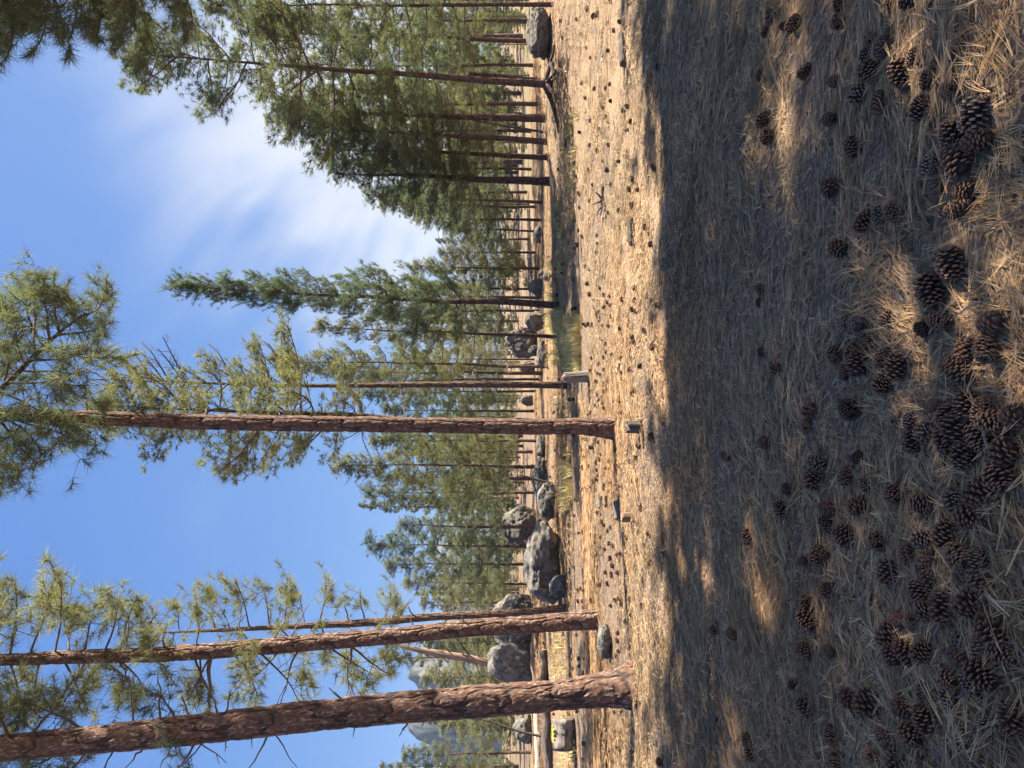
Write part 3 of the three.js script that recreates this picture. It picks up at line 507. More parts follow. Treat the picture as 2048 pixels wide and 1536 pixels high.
function pineAt(x, z, h, crownBase, reach, r, leaf, set, label, group, opt = {}) {
  const R = rand(seedT++), base = V3(x, H(x, z), z), g = newTree(base), n = 6, pts = [], radii = [];
  for (let i = 0; i <= n; i++) { const t = i / n; pts.push(V3((opt.lx ?? 0) * t + (R() - 0.5) * 0.1 * Math.sin(t * 3.1), -0.06 + (h + 0.06) * t, (R() - 0.5) * 0.1 * Math.sin(t * 3.1))); radii.push(Math.max(0.01, r * (1.05 - t))); }
  part(g, trunkGeo(pts, radii, { sides: 20, step: 0.15, relief: 0.012, flare: 0.3, seed: seedT }), M.barkFine, 'trunk');
  if (!opt.extra) { addWholeCrown(g, 'thin', crownBase, h, reach, 0, 0, h, LEAF[leaf], R); return thing(g, 'pine_tree', label, 'tree', group); }
  const m = crownMatrices(pts, crownBase, h, reach, opt.step ?? 0.12, R, { shape: 'round', skip: opt.skip ?? 0, skipLow: opt.skipLow ?? 0 });
  for (const [a, b, c, e, q0, q1] of opt.extra ?? []) m.push(boughMatrix(at(a, b, q0).sub(base), at(c, e, q1).sub(base), 1.5, R() * 2 - 1, 0.8));
  addCrown(g, set, m, LEAF[leaf], R);
  return thing(g, 'pine_tree', label, 'tree', group);
}
const OUT = 'pines outside the frame that shade the foreground';
pineAt(7.1, -8.1, 15, 5.2, 2.5, 0.2, 0, HERO, 'near pine whose branches reach in at the top left corner of photo', null, { step: 0.14, skipLow: 0.75, extra: [
  [20, -120, 60, 40, 7.9, 7.6], [-40, -130, 10, 30, 7.5, 7.8], [60, -120, 130, 60, 7.5, 7.2], [120, -120, 200, 20, 7.5, 7.6], [140, -120, 190, 70, 7.5, 7.2], [180, -110, 250, 30, 7.5, 7.9], [200, -110, 300, 30, 7.5, 7.4], [90, -120, 90, 90, 7.5, 7.6], [10, -130, 30, 120, 7.5, 7.3], [230, -110, 290, 60, 7.5, 7.1], [250, -110, 380, 20, 7.5, 7.8], [160, -100, 240, 90, 7.4, 7.4], [40, -110, 90, 60, 7.4, 8.0], [-20, -120, -20, 90, 7.4, 7.6],
  [210, -90, 330, 90, 7.6, 7.9], [300, -110, 400, 40, 7.6, 7.6]] });
pineAt(10.2, -7.2, 14, 4.6, 2.7, 0.2, 0, MID, 'pine standing out of frame beyond the top edge, shading the foreground', OUT, { skip: 0.25, skipLow: 0.7 });
pineAt(8.8, -4.2, 14, 4.8, 2.6, 0.2, 0, MID, 'pine standing out of frame beyond the top edge, shading the foreground', OUT, { skip: 0.2, skipLow: 0.7 });
pineAt(6.0, -4.2, 13, 5.0, 2.3, 0.18, 0, MID, 'pine standing out of frame beyond the top edge, shading the foreground', OUT, { skip: 0.3, skipLow: 0.7 });
pineAt(12.2, -8.8, 13, 4.6, 2.4, 0.18, 0, MID, 'pine standing out of frame beyond the top edge, shading the foreground', OUT, { skip: 0.35, skipLow: 0.7 });

// far forest: one mass of small trees filling the gaps
{
  const R = rand(77), proto = [0, 1, 2].map((s) => {
    const r = rand(900 + s), pts = [V3(0, 0, 0), V3(0.05, 6, 0), V3(0, 12, 0.05)], g = [], ms = crownMatrices(pts, [0.5, 0.7, 2.2][s], 12, 2.1, 0.40, r);
    const leaf = ms.map((m) => FAR[s % 2].leaf.clone().applyMatrix4(m));
    return [mergeGeometries(leaf), trunkGeo(pts, [0.16, 0.1, 0.01], { sides: 6, step: 2, flare: 0.1 })];
  });
  const grp = new THREE.Group(), lists = [[], [], []], mt = new THREE.Matrix4(), q = new THREE.Quaternion();
  for (let i = 0; i < 220; i++) {
    const z = -(46 + 95 * R() ** 1.2), x = (R() * 2 - 1) * (-z * 0.66 + 8), s = (0.55 + 0.55 * R());
    const px = 768 - x / -z * F; if (px > 425 && px < 535 && z > -100) continue;
    const big = x > 6 ? 1.15 : x < -14 ? 0.78 : 0.85;
    q.setFromAxisAngle(UPV, R() * 6.28); mt.compose(V3(x, H(x, z) - 0.1, z), q, V3(s * big, s * big * (0.85 + 0.3 * R()), s * big)); lists[i % 3].push(mt.clone());
  }
  for (let i = 0; i < 110; i++) { const z = -(36 + 40 * R()), x = (R() * 2 - 1) * (-z * 0.62 + 3), s = 0.12 + 0.16 * R(), p = 768 - x / -z * F; if (p > 1190 && p < 1380 && z > -42) continue; q.setFromAxisAngle(UPV, R() * 6.28); mt.compose(V3(x, H(x, z) - 0.05, z), q, V3(s * 1.3, s, s * 1.3)); lists[i % 2].push(mt.clone()); }
  lists.forEach((l, i) => { for (const [geo, mat, nm] of [[proto[i][0], LEAF[[0, 1, 2][i]], 'needle_foliage'], [proto[i][1], M.barkFine, 'trunks']]) { const im = new THREE.InstancedMesh(geo, mat, l.length); l.forEach((m, k) => im.setMatrixAt(k, m)); im.name = nm; im.userData.kind = 'stuff'; grp.add(im); } });
  thing(grp, 'distant_forest', 'far pine forest closing the view behind the boulders', 'forest', null, 'stuff');
}

// ------------------------------------------------------------------ snags and leaning dead poles
function snag(list, d, opt, mat, name, label, branches = [], seed = 1) {
  const R = rand(seed), t = trunkFrom(list, d), g = newTree(t.base);
  if (opt.hidden) t.pts[0].y = -0.3;
  part(g, trunkGeo(t.pts, t.radii, { sides: 24, step: 0.1, relief: opt.relief ?? 0.012, flare: 0.1, seed }), mat, 'trunk');
  deadBranches(g, t.base, d, branches, R);
  return thing(g, name, label, 'dead tree');
}
snag([[1075, 1340, 16], [976, 1325, 15], [930, 1316, 15], [870, 1306, 13], [815, 1295, 9], [785, 1288, 3]], 37, { relief: 0 }, M.snagWood, 'dead_snag', 'pale leaning dead snag behind the split granite boulder', [[960, 1318, 945, 1280, 4], [930, 1315, 915, 1275, 4], [900, 1306, 880, 1282, 3], [950, 1325, 960, 1350, 3], [930, 1320, 925, 1345, 3], [880, 1310, 900, 1330, 3], [860, 1300, 835, 1280, 3], [940, 1316, 905, 1262, 4], [845, 1300, 870, 1322, 3]], 61);
snag([[1078, 163, 13], [1050, 160, 13], [1000, 154, 12], [950, 149, 10], [938, 147, 7]], 20, {}, M.barkDark, 'broken_snag', 'broken-off dark snag leaning behind the bank pine', [[950, 150, 935, 165, 3], [960, 149, 940, 140, 2]], 62);
snag([[1072, 1475, 5], [1040, 1463, 5], [1000, 1450, 4], [955, 1436, 3]], 24, {}, M.dead, 'leaning_pole', 'thin dead pole leaning up from the pale fallen log', [[1000, 1450, 985, 1440, 2], [975, 1442, 985, 1425, 2]], 63);
snag([[1105, 968, 5], [1080, 961, 5], [1055, 954, 4], [1040, 950, 2]], 20, {}, M.darkWood, 'leaning_pole', 'short dark pole leaning over the rocks by the dry grass clump', [[1085, 963, 1078, 975, 2]], 64);
snag([[1095, 267, 5], [1050, 258, 5], [1000, 250, 4], [945, 240, 3]], 21, {}, M.dead, 'leaning_pole', 'thin dead stem leaning between the two trunks at the bank foot', [[1020, 254, 985, 275, 2], [1000, 250, 990, 235, 2]], 65);

// ------------------------------------------------------------------ boulders
function boulderGeo(w, h, dp, seed, { cuts = 6, sharp = 0.6, detail = 22, rough = 0.10 } = {}) {
  const R = rand(seed), planes = [];
  for (let i = 0; i < cuts; i++) { const a = R() * 6.28, e = (R() - 0.2) * 1.2; planes.push([V3(Math.cos(a) * Math.cos(e), Math.sin(e), Math.sin(a) * Math.cos(e)), 0.62 + 0.3 * R()]); }
  let g = new THREE.IcosahedronGeometry(1, detail); g.deleteAttribute('uv'); g.deleteAttribute('normal'); g = mergeVertices(g);
  const p = g.attributes.position, v = V3(), uv = [];
  for (let i = 0; i < p.count; i++) {
    v.fromBufferAttribute(p, i); const o = v.clone(); let r = 0.9 + 0.28 * (fbm(o.x * 1.1 + seed, o.y * 1.1 + 7, o.z * 1.1 + 3, 3) - 0.5) * 2;
    v.multiplyScalar(r);
    for (const [n, k] of planes) { const q = v.dot(n) - k; if (q > 0) v.addScaledVector(n, -q * sharp); }
    const cr = Math.abs(2 * fbm(o.x * 1.7 + seed * 3, o.y * 1.7 + 2, o.z * 1.7, 3) - 1);
    v.multiplyScalar(1 + (fbm(o.x * 4 + seed, o.y * 4, o.z * 4, 4) - 0.5) * rough * 1.8 - 0.07 * sstep(0.10, 0.0, cr));
    p.setXYZ(i, v.x, v.y, v.z);
  }
  g.computeBoundingBox(); const b = g.boundingBox, s = b.getSize(V3()), c = b.getCenter(V3());
  for (let i = 0; i < p.count; i++) { v.fromBufferAttribute(p, i).sub(c); p.setXYZ(i, v.x / s.x * w, (v.y / s.y + 0.5) * h, v.z / s.z * dp); }
  g.computeVertexNormals(); const n = g.attributes.normal;
  for (let i = 0; i < p.count; i++) { const ax = Math.abs(n.getX(i)), ay = Math.abs(n.getY(i)), az = Math.abs(n.getZ(i)); uv.push(...(ay > ax && ay > az ? [p.getX(i), p.getZ(i)] : ax > az ? [p.getZ(i) + 0.37, p.getY(i)] : [p.getX(i), p.getY(i) + 0.61]).map((q) => q / 1.6)); }
  g.setAttribute('uv', new THREE.Float32BufferAttribute(uv, 2));
  return g;
}
// box in the photograph: top px, bottom px, py from, py to; depth of the middle
function boulder(pxTop, pxBot, py0, py1, d, seed, mat, label, opt = {}) {
  const c = at((pxTop + pxBot) / 2, (py0 + py1) / 2, d), w = Math.abs(py1 - py0) * d / F, y0 = H(c.x, c.z), top = at(pxTop, (py0 + py1) / 2, d).y, sink = 0.18, h = Math.max(0.08, (top - y0)) * (1 + sink);
  const m = new THREE.Mesh(boulderGeo(w * 1.04, h, w * (opt.deep ?? 0.9), seed, opt), mat);
  m.position.set(c.x, y0 - h * sink / (1 + sink), c.z); m.rotation.y = opt.turn ?? 0;
  if (opt.tilt) m.rotation.z = opt.tilt;
  return thing(m, 'boulder', label, 'boulder');
}
boulder(982, 1066, 1190, 1290, 31, 3, M.rock, 'sunlit half of the big split granite boulder behind the fallen log', { turn: 0.3, sharp: 0.75 });
boulder(974, 1068, 1268, 1368, 30.5, 8, M.rock, 'speckled half of the big split granite boulder beside the snag', { turn: 1.2 });
boulder(1025, 1062, 1425, 1486, 33, 14, M.rock, 'low grey boulder behind the pale fallen log', {});
boulder(1046, 1130, 1040, 1203, 17.5, 21, M.rock, 'largest dark boulder streaked with tree shadow', { cuts: 5, sharp: 0.5, deep: 0.8, rough: 0.14 });
boulder(1098, 1132, 1150, 1197, 16.2, 27, M.rock, 'small dark rock leaning against the largest dark boulder', {});
boulder(1003, 1062, 1000, 1086, 33, 33, M.rock, 'pale sharp-edged boulder with flat shaded underside', { cuts: 9, sharp: 0.95, tilt: 0.25, rough: 0.05 });
boulder(1074, 1126, 965, 1042, 18.2, 39, M.rock, 'rounded grey boulder joined to the largest dark boulder', { cuts: 4 });
boulder(1064, 1102, 915, 1000, 23, 45, M.rock, 'long black shaded boulder behind the leaning pole', { deep: 0.7 });
boulder(1072, 1106, 868, 915, 24, 51, M.rock, 'grey boulder close behind the tall middle pine', {});
boulder(1010, 1068, 656, 716, 31, 57, M.rock, 'tall blocky granite boulder behind the dry grass', { cuts: 8, sharp: 0.85 });
boulder(1049, 1094, 622, 662, 23, 63, M.rock, 'smooth dome-shaped rock above the dry grass', { cuts: 2 });
boulder(1072, 1101, 682, 737, 23, 69, M.rock, 'low sloping slab of rock below the blocky boulder', { cuts: 4, deep: 0.6 });
boulder(1056, 1070, 690, 712, 29, 75, M.rock, 'small round rock at the foot of the blocky boulder', {});
boulder(1040, 1066, 722, 746, 33, 81, M.rock, 'pale granite block between the two thin trunks', { cuts: 8, sharp: 0.9 });
boulder(1054, 1090, 558, 596, 25, 87, M.rock, 'cracked grey boulder beside the pointed pine', { cuts: 6 });
boulder(1077, 1093, 538, 553, 24, 93, M.rock, 'small upright stone near the bright low pine', {});
boulder(1040, 1062, 790, 812, 34, 99, M.rock, 'dark far rock between dead-topped and middle pine', {});
boulder(1052, 1112, 20, 116, 17.6, 105, M.rock, 'hump-backed boulder on the bank at the top of photo', { cuts: 5, deep: 0.8 });
boulder(1062, 1100, 2, 34, 19.2, 111, M.rock, 'dark boulder peeking out above the hump-backed boulder', {});
boulder(1066, 1096, 452, 488, 27, 117, M.rock, 'pale grey boulder among the slim pines', { cuts: 5 });
boulder(1086, 1104, 250, 278, 25, 123, M.rock, 'small pale rock seen between the bank-foot trunks', {});
boulder(946, 968, 1164, 1185, 58, 129, M.rock, 'tan boulder high among the trees above the dark boulder', { cuts: 8 });
boulder(972, 1000, 1196, 1225, 50, 135, M.rock, 'weathered brown boulder behind the thin near pine', {});
boulder(1194, 1234, 1250, 1316, 9.9, 141, M.rock, 'small lone granite rock on sunlit needles beside the slim pine', { cuts: 4, deep: 0.8, rough: 0.08 });
boulder(1085, 1112, 545, 562, 21.5, 147, M.rock, 'low half-buried stone at the edge of the dry grass', {});

// ------------------------------------------------------------------ logs, stumps, sticks
function log(p0, p1, r0, r1, mat, name, label, { sides = 22, bend = 0.02, seed = 1, endMat = M.cutWood, lumpy = 0.14, hollow = 0 } = {}) {   // points in the world: the log's axis
  const R = rand(seed), base = p0.clone().lerp(p1, 0.5); base.y = H(base.x, base.z);
  const pts = crooked(p0.clone().sub(base), p1.clone().sub(base), 10, bend, R), g = new THREE.Group(); g.position.copy(base);
  const body = tube(pts, pts.map((_, i) => mix(r0, r1, i / 10) * (1 + (R() - 0.5) * lumpy)), sides, null, 1.2, lumpy, R);
  part(g, body, mat, 'log_body');
  for (const [a, b, r] of [[pts[0], pts[1], r0], [pts[10], pts[9], r1]]) { const c = new THREE.CylinderGeometry(r * 0.86, r * 0.86, 0.012, 18); c.rotateX(Math.PI / 2); const m = part(g, c, endMat, 'cut_end'); m.position.copy(a).addScaledVector(a.clone().sub(b).normalize(), 0.004); m.lookAt(base.clone().add(a).add(a.clone().sub(b))); }
  return thing(g, name, label, name.includes('stick') ? 'stick' : 'log');
}
const lift = (p, r) => V3(p.x, H(p.x, p.z) + r, p.z);
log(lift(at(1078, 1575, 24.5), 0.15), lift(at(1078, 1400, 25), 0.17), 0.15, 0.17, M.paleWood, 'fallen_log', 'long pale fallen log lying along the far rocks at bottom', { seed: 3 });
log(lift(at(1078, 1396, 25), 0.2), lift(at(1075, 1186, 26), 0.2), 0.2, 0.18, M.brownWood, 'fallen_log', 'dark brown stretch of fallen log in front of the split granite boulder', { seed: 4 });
log(lift(at(1105, 1585, 20), 0.12), lift(at(1098, 1300, 21), 0.1), 0.14, 0.11, M.darkWood, 'rotten_log', 'rotting dark log half sunk in the shaded bank behind the lichen chunk', { seed: 5, lumpy: 0.4 });
{ // tilted chunk with lichen
  const a = at(1140, 1447, 14.6), b = at(1120, 1484, 14.6), g = log(V3(a.x + 0.05, H(a.x, a.z) + 0.20, a.z - 0.1), V3(b.x - 0.1, H(b.x, b.z) + 0.27, b.z + 0.12), 0.24, 0.21, M.greyWood, 'log_chunk', 'weathered grey log chunk with bright yellow green lichen', { seed: 6, sides: 26, endMat: M.greyWood, lumpy: 0.2 });
  const geo = [], R = rand(8); for (let i = 0; i < 60; i++) { const s = new THREE.IcosahedronGeometry(0.016 + 0.018 * R(), 1); const th = -0.6 + 1.1 * R(), u = (R() - 0.4) * 0.30; s.scale(1, 0.5, 1); s.translate(u, 0.235 + 0.215 * Math.cos(th) + 0.02, 0.0 + 0.215 * Math.sin(th) + 0.22 * 0.6 * 0); geo.push(s); }
  part(g, mergeGeometries(geo), M.lichen, 'lichen', 'stuff');
}
function stump(pxTop, pxBot, py0, py1, seed, mat, label, { ragged = 0.2, lean = 0, cut = M.cutWood } = {}) {
  const b = onGround(pxBot, (py0 + py1) / 2), d = -b.z, h = (pxBot - pxTop) * d / F, r = Math.abs(py1 - py0) / 2 * d / F, g = new THREE.Group(), R = rand(seed); g.position.copy(b);
  const n = 26, rows = 8, pos = [], uv = [], idx = [];
  for (let i = 0; i <= rows; i++) for (let j = 0; j <= n; j++) { const a = (j % n) / n * 6.2832, t = i / rows, rag = 1 - ragged * (0.5 + 0.5 * Math.sin(a * 2 + seed)) * hash(j % n, seed) * t, rr = r * (1.0 + 0.28 * (1 - t) ** 3) * (0.92 + 0.16 * hash(j % n, seed + 3)); pos.push(Math.cos(a) * rr + lean * h * t, -0.04 + (h + 0.04) * t * rag, Math.sin(a) * rr); uv.push(j / n * 2, t * h * 1.5); }
  for (let i = 0; i < rows; i++) for (let j = 0; j < n; j++) { const a = i * (n + 1) + j, c = a + n + 1; idx.push(a, c, a + 1, a + 1, c, c + 1); }
  const c = pos.length / 3; pos.push(lean * h, h * (1 - ragged * 0.5) * 0.94, 0); uv.push(0.5, 0.5); for (let j = 0; j < n; j++) { const a = rows * (n + 1) + j; idx.push(a, c, a + 1); }
  const q = new THREE.BufferGeometry(); q.setAttribute('position', new THREE.Float32BufferAttribute(pos, 3)); q.setAttribute('uv', new THREE.Float32BufferAttribute(uv, 2)); q.setIndex(idx); q.computeVertexNormals();
  part(g, q, mat, 'stump_body');
  const top = new THREE.CylinderGeometry(r * 0.7, r * 0.72, 0.02, 20); const m = part(g, top, cut, 'cut_top'); m.position.set(lean * h, h * (1 - ragged * 0.5) * 0.95, 0);
  return thing(g, 'stump', label, 'stump');
}
stump(1124, 1177, 742, 763, 2, M.greyWood, 'tall narrow weathered stump in front of the dead-topped pine', { lean: -0.05 });
stump(1250, 1284, 842, 866, 5, M.darkWood, 'low charred stump just before the tall middle pine', { ragged: 0.4, cut: M.darkWood });
stump(1242, 1270, 1025, 1044, 7, M.brownWood, 'small upright brown stump in the trunk shadow', { ragged: 0.1 });
stump(1175, 1187, 889, 899, 9, M.darkWood, 'tiny dark stump on the sunlit needles beyond the middle pine', {});
function logPx(px0, py0, px1, py1, wpx, mat, name, label, opt = {}) { const a = onGround(px0, py0), b = onGround(px1, py1), r = wpx / 2 * -(a.z + b.z) / 2 / F, k = opt.taper ?? 0.9; return log(lift(a, r * 0.75), lift(b, r * 0.75 * k), r, r * k, mat, name, label, opt); }
logPx(1236, 1003, 1239, 1038, 13, M.greyWood, 'log_chunk', 'short grey log chunk beside the small upright stump', { seed: 11 });
logPx(1204, 994, 1204, 1016, 12, M.greyWood, 'log_chunk', 'smallest grey log chunk, past the one beside the upright stump', { seed: 12 });
logPx(1249, 70, 1252, 128, 16, M.darkWood, 'charred_log', 'charred log with round broken end in the dappled light', { seed: 13, endMat: M.brownWood });
logPx(1250, 128, 1249, 178, 5, M.darkWood, 'dark_stick', 'thin black stick continuing from the charred log', { seed: 14, taper: 0.4, endMat: M.darkWood });
logPx(1266, 438, 1268, 488, 15, M.darkWood, 'log_chunk', 'dark log chunk at the edge of the tree shade', { seed: 15, endMat: M.greyWood });
logPx(1314, 700, 1301, 785, 5, M.greyWood, 'fallen_stick', 'straight grey stick lying on shaded litter behind a cone', { seed: 16, taper: 0.6, bend: 0.01 });
logPx(1263, 822, 1250, 784, 6, M.paleWood, 'fallen_stick', 'bleached white forked stick before the tall middle pine', { seed: 17, taper: 0.5 });
logPx(1260, 826, 1268, 790, 4, M.paleWood, 'fallen_stick', 'bleached thin stick beside the white forked one', { seed: 18, taper: 0.5 });
logPx(1205, 770, 1228, 735, 4, M.greyWood, 'fallen_stick', 'grey twig pointing at the pale wood scraps', { seed: 19, taper: 0.5 });
logPx(1195, 802, 1212, 782, 4, M.greyWood, 'fallen_stick', 'short grey twig between the stump and the middle pine', { seed: 20, taper: 0.5 });
logPx(1268, 890, 1284, 868, 6, M.greyWood, 'fallen_stick', 'grey stick leaning from the charred stump', { seed: 21, taper: 0.5 });
logPx(1135, 1190, 1133, 1060, 5, M.greyWood, 'fallen_stick', 'long thin stick along the foot of the largest dark boulder', { seed: 22, taper: 0.4 });
logPx(1139, 224, 1132, 292, 9, M.darkWood, 'charred_log', 'charred root lying along the bank below the stout pine', { seed: 23, taper: 0.6, endMat: M.darkWood, lumpy: 0.4 });
logPx(1142, 905, 1140, 1010, 4, M.greyWood, 'fallen_stick', 'thin stick in front of the dry grass clump by the rocks', { seed: 24, taper: 0.5 });
logPx(1108, 128, 1112, 158, 11, M.darkWood, 'charred_log', 'charred root stub at the foot of the leaning bank pine', { seed: 25, taper: 0.4, endMat: M.darkWood, lumpy: 0.4 });
{ // antler-like driftwood root
  const R = rand(33), b = onGround(1209, 405), g = new THREE.Group(), d = -b.z; g.position.copy(b);
  const P = (px, py, q = 0) => at(px, py, d + q).sub(b);
  const arms = [[[1210, 372], [1206, 388], [1202, 400], [1204, 415], [1200, 432], 8], [[1203, 402], [1194, 405], [1184, 410], 0, 0, 6], [[1203, 398], [1196, 388], [1190, 384], 0, 0, 5], [[1204, 412], [1196, 422], [1193, 433], 0, 0, 5], [[1208, 388], [1212, 378], [1214, 368], 0, 0, 6]];
  for (const a of arms) { const w = a[5] / 2 * d / F, pts = a.slice(0, 5).filter(Boolean).map(([x, y]) => P(x, y, (R() - 0.5) * 0.25)); for (const p of pts) p.y = Math.max(p.y, w * 0.5 + H(b.x + p.x, b.z + p.z) - b.y); const c = new THREE.CatmullRomCurve3(pts).getPoints(12); part(g, tube(c, c.map((_, i) => w * (1 - 0.75 * i / 12) * (0.85 + 0.3 * R())), 9, null, 2, 0.3, R), M.darkWood, 'root_arm'); }
  thing(g, 'driftwood_root', 'dark forked root lying like antlers in a sunlit strip', 'root');
}
{ // exposed roots of the bank pine
  const R = rand(34), g = bankPine, b0 = g.position, y = b0.y;
  for (const [dx, dz, l, r] of [[-1, 0.35, 1.3, 0.07], [-0.7, 0.8, 0.9, 0.06], [0.8, 0.5, 0.9, 0.06], [0.1, 1, 0.7, 0.05]]) { const pts = []; for (let i = 0; i <= 6; i++) { const t = i / 6, x = dx * l * t + (R() - 0.5) * 0.06, z = dz * l * t + (R() - 0.5) * 0.06; pts.push(V3(x, mix(0.20, 0.015, Math.sqrt(t)) + H(b0.x + x, b0.z + z) - y, z)); } part(g, tube(pts, pts.map((_, i) => r * (1 - 0.6 * i / 6)), 10, null, 2), M.barkDark, 'root'); }
}
{ // bark and wood scraps
  const R = rand(35), spots = [[1240, 728], [1246, 736], [1236, 740], [1249, 745], [1243, 722], [1722, 1480], [1800, 775], [1868, 1430], [1772, 806], [1704, 970], [1990, 945], [2000, 320], [1213, 430], [1207, 438], [1188, 316]];
  const names = ['pale wood scrap in the heap by grey twig, sunlit band', 'pale wood scrap beside the forked white stick', 'pale wood scrap nearest the grey twig', 'pale wood scrap under the cones by the grey twig', 'pale wood scrap at the top of the little heap', 'whitish broken branch end beside a cone at bottom', 'small blue grey chip above the cone cluster', 'grey bark flake among the cones at bottom right', 'thin pale chip pointing at the big cone cluster', 'pale chip in the small sunlit spot among cones', 'grey bark flake under the biggest cone cluster', 'grey bark flake beside the cone pair at top right', 'white chip beside the forked root', 'smaller white chip under the forked root', 'pale chip far out on the sunlit band near top'];
  spots.forEach(([x, y], i) => { const p = onGround(x, y), s = clamp(-p.z * 0.005, 0.016, 0.05), g = boulderGeo(s * 2.4, s * 0.5, s, 300 + i, { detail: 6, cuts: 7, sharp: 0.9 }), m = new THREE.Mesh(g, i < 5 ? M.paleWood : i % 3 === 1 ? M.snagWood : M.greyWood); m.position.copy(p); m.position.y += 0.008; m.rotation.y = R() * 6; thing(m, 'wood_chip', names[i], 'wood chip'); });
}

// ------------------------------------------------------------------ pine cones
function coneGeo(seed, nS, wide = 1, open = 1) {      // axis along +x, length 1, largest radius about 0.36
  const R = rand(seed), pos = [], col = [], idx = [], ax = V3(1, 0, 0);
  for (let i = 0; i < nS; i++) {
    const t = Math.pow((i + 0.5) / nS, 0.85), a = i * 2.39996 + (R() - 0.5) * 0.25, rad = V3(0, Math.cos(a), Math.sin(a)), tan = V3().crossVectors(ax, rad);
    const Rt = 0.385 * wide * Math.pow(Math.sin(Math.PI * (0.13 + 0.83 * t)), 0.62) * (0.93 + 0.14 * R()), el = mix(mix(0.5, -0.5, open * 0.8), 1.05, t) + (R() - 0.5) * 0.15, x0 = mix(0.05, 0.78, t);
    const out = rad.clone().multiplyScalar(Math.cos(el)).addScaledVector(ax, Math.sin(el)).normalize(), up = V3().crossVectors(out, tan).normalize();
    const l = Math.max(0.08, (Rt - 0.04) / Math.max(0.42, Math.cos(el))), p0 = V3(x0, 0, 0).addScaledVector(rad, 0.05), w = mix(0.088, 0.05, t * t) * (0.9 + 0.2 * R()), th = 0.020;
    const rows = [[0, 0.35, 0.5], [0.62, 1.0, 0.8], [0.92, 0.82, 1.35], [1.0, 0.28, 0.9]], b = pos.length / 3;
    const warm = 0.8 + 0.4 * R();
    rows.forEach(([q, ww, tt], k) => { const c = p0.clone().addScaledVector(out, l * q).addScaledVector(up, k === 3 ? -0.004 : 0);
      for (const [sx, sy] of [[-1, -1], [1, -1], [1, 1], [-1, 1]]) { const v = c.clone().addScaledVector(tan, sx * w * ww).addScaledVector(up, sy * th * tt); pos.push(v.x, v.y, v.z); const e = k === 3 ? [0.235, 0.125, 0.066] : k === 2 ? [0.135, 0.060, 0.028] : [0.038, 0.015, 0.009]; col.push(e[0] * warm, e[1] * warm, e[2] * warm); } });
    for (let k = 0; k < 3; k++) for (let j = 0; j < 4; j++) { const A = b + k * 4 + j, B = b + k * 4 + (j + 1) % 4; idx.push(A, B, A + 4, B, B + 4, A + 4); }
    idx.push(b + 12, b + 13, b + 14, b + 12, b + 14, b + 15);
  }
  let g = new THREE.BufferGeometry(); g.setAttribute('position', new THREE.Float32BufferAttribute(pos, 3)); g.setAttribute('color', new THREE.Float32BufferAttribute(col, 3)); g.setIndex(idx); g = g.toNonIndexed(); g.computeVertexNormals(); g.translate(-0.45, 0, 0);
  return g;
}
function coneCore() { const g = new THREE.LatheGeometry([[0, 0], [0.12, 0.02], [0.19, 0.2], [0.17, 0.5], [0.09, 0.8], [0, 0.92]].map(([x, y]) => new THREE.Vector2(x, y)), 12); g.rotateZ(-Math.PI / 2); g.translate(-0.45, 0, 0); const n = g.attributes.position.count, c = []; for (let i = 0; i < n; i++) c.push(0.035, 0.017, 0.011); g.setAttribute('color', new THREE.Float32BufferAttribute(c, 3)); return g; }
const CONES = [[7, 84, 1, 1], [14, 90, 0.92, 0.85], [21, 78, 1.05, 1.1], [28, 96, 0.80, 0.5], [35, 84, 1.0, 1.25], [42, 88, 0.72, 0.2]].map(([s, n, w, o]) => coneGeo(s, n, w, o)), CONESFAR = [5, 6].map((s) => coneGeo(s * 7, 44)), CORE = coneCore();
const conePts = [];      // [px, py, size px, kind]   kind 0 brown, 1 grey, 2 dark
const take = (ox, oy, s, list, dflt) => { for (const [x, y, z = dflt, k = 0] of list) conePts.push([ox + x / s, oy + y / s, z / s, k]); };
take(1300, 0, 3.84, [[940, 130, 100], [1120, 180, 115], [1055, 200, 70, 2], [905, 235, 60, 2], [1470, 165, 115], [1475, 25, 115], [860, 580, 85, 2], [1205, 545, 115], [1445, 620, 140], [885, 920, 115], [915, 1050, 120], [1405, 915, 125], [1410, 1440, 150], [70, 515, 45, 2], [30, 1285, 45]], 100);
take(1648, 0, 3.84, [[540, 30, 120], [375, 300, 160], [490, 355, 170], [350, 400, 110, 1], [385, 550, 170], [605, 570, 185], [705, 430, 150], [285, 715, 160, 1], [450, 785, 170], [980, 690, 205], [775, 840, 180], [1180, 880, 235, 1], [1040, 1060, 230], [1220, 1080, 210], [1060, 1220, 240], [845, 1255, 180, 1], [245, 1130, 155], [880, 1440, 110, 1], [1090, 1515, 150], [830, 610, 90, 2], [690, 15, 70, 2]], 150);
take(1648, 380, 3.84, [[1070, 130, 205], [330, 235, 165], [440, 190, 100, 1], [560, 180, 165], [130, 450, 150], [1015, 560, 215], [850, 775, 230], [505, 980, 160], [185, 1020, 140, 1], [290, 1040, 155, 1], [350, 1150, 150], [900, 1000, 190], [790, 1075, 110, 2], [1325, 1020, 215], [1290, 1210, 240], [1120, 1220, 175], [100, 1260, 135], [230, 1260, 155], [300, 1330, 180], [185, 1400, 125], [480, 1280, 155], [600, 1360, 190], [1060, 1390, 235], [480, 1480, 165]], 150);
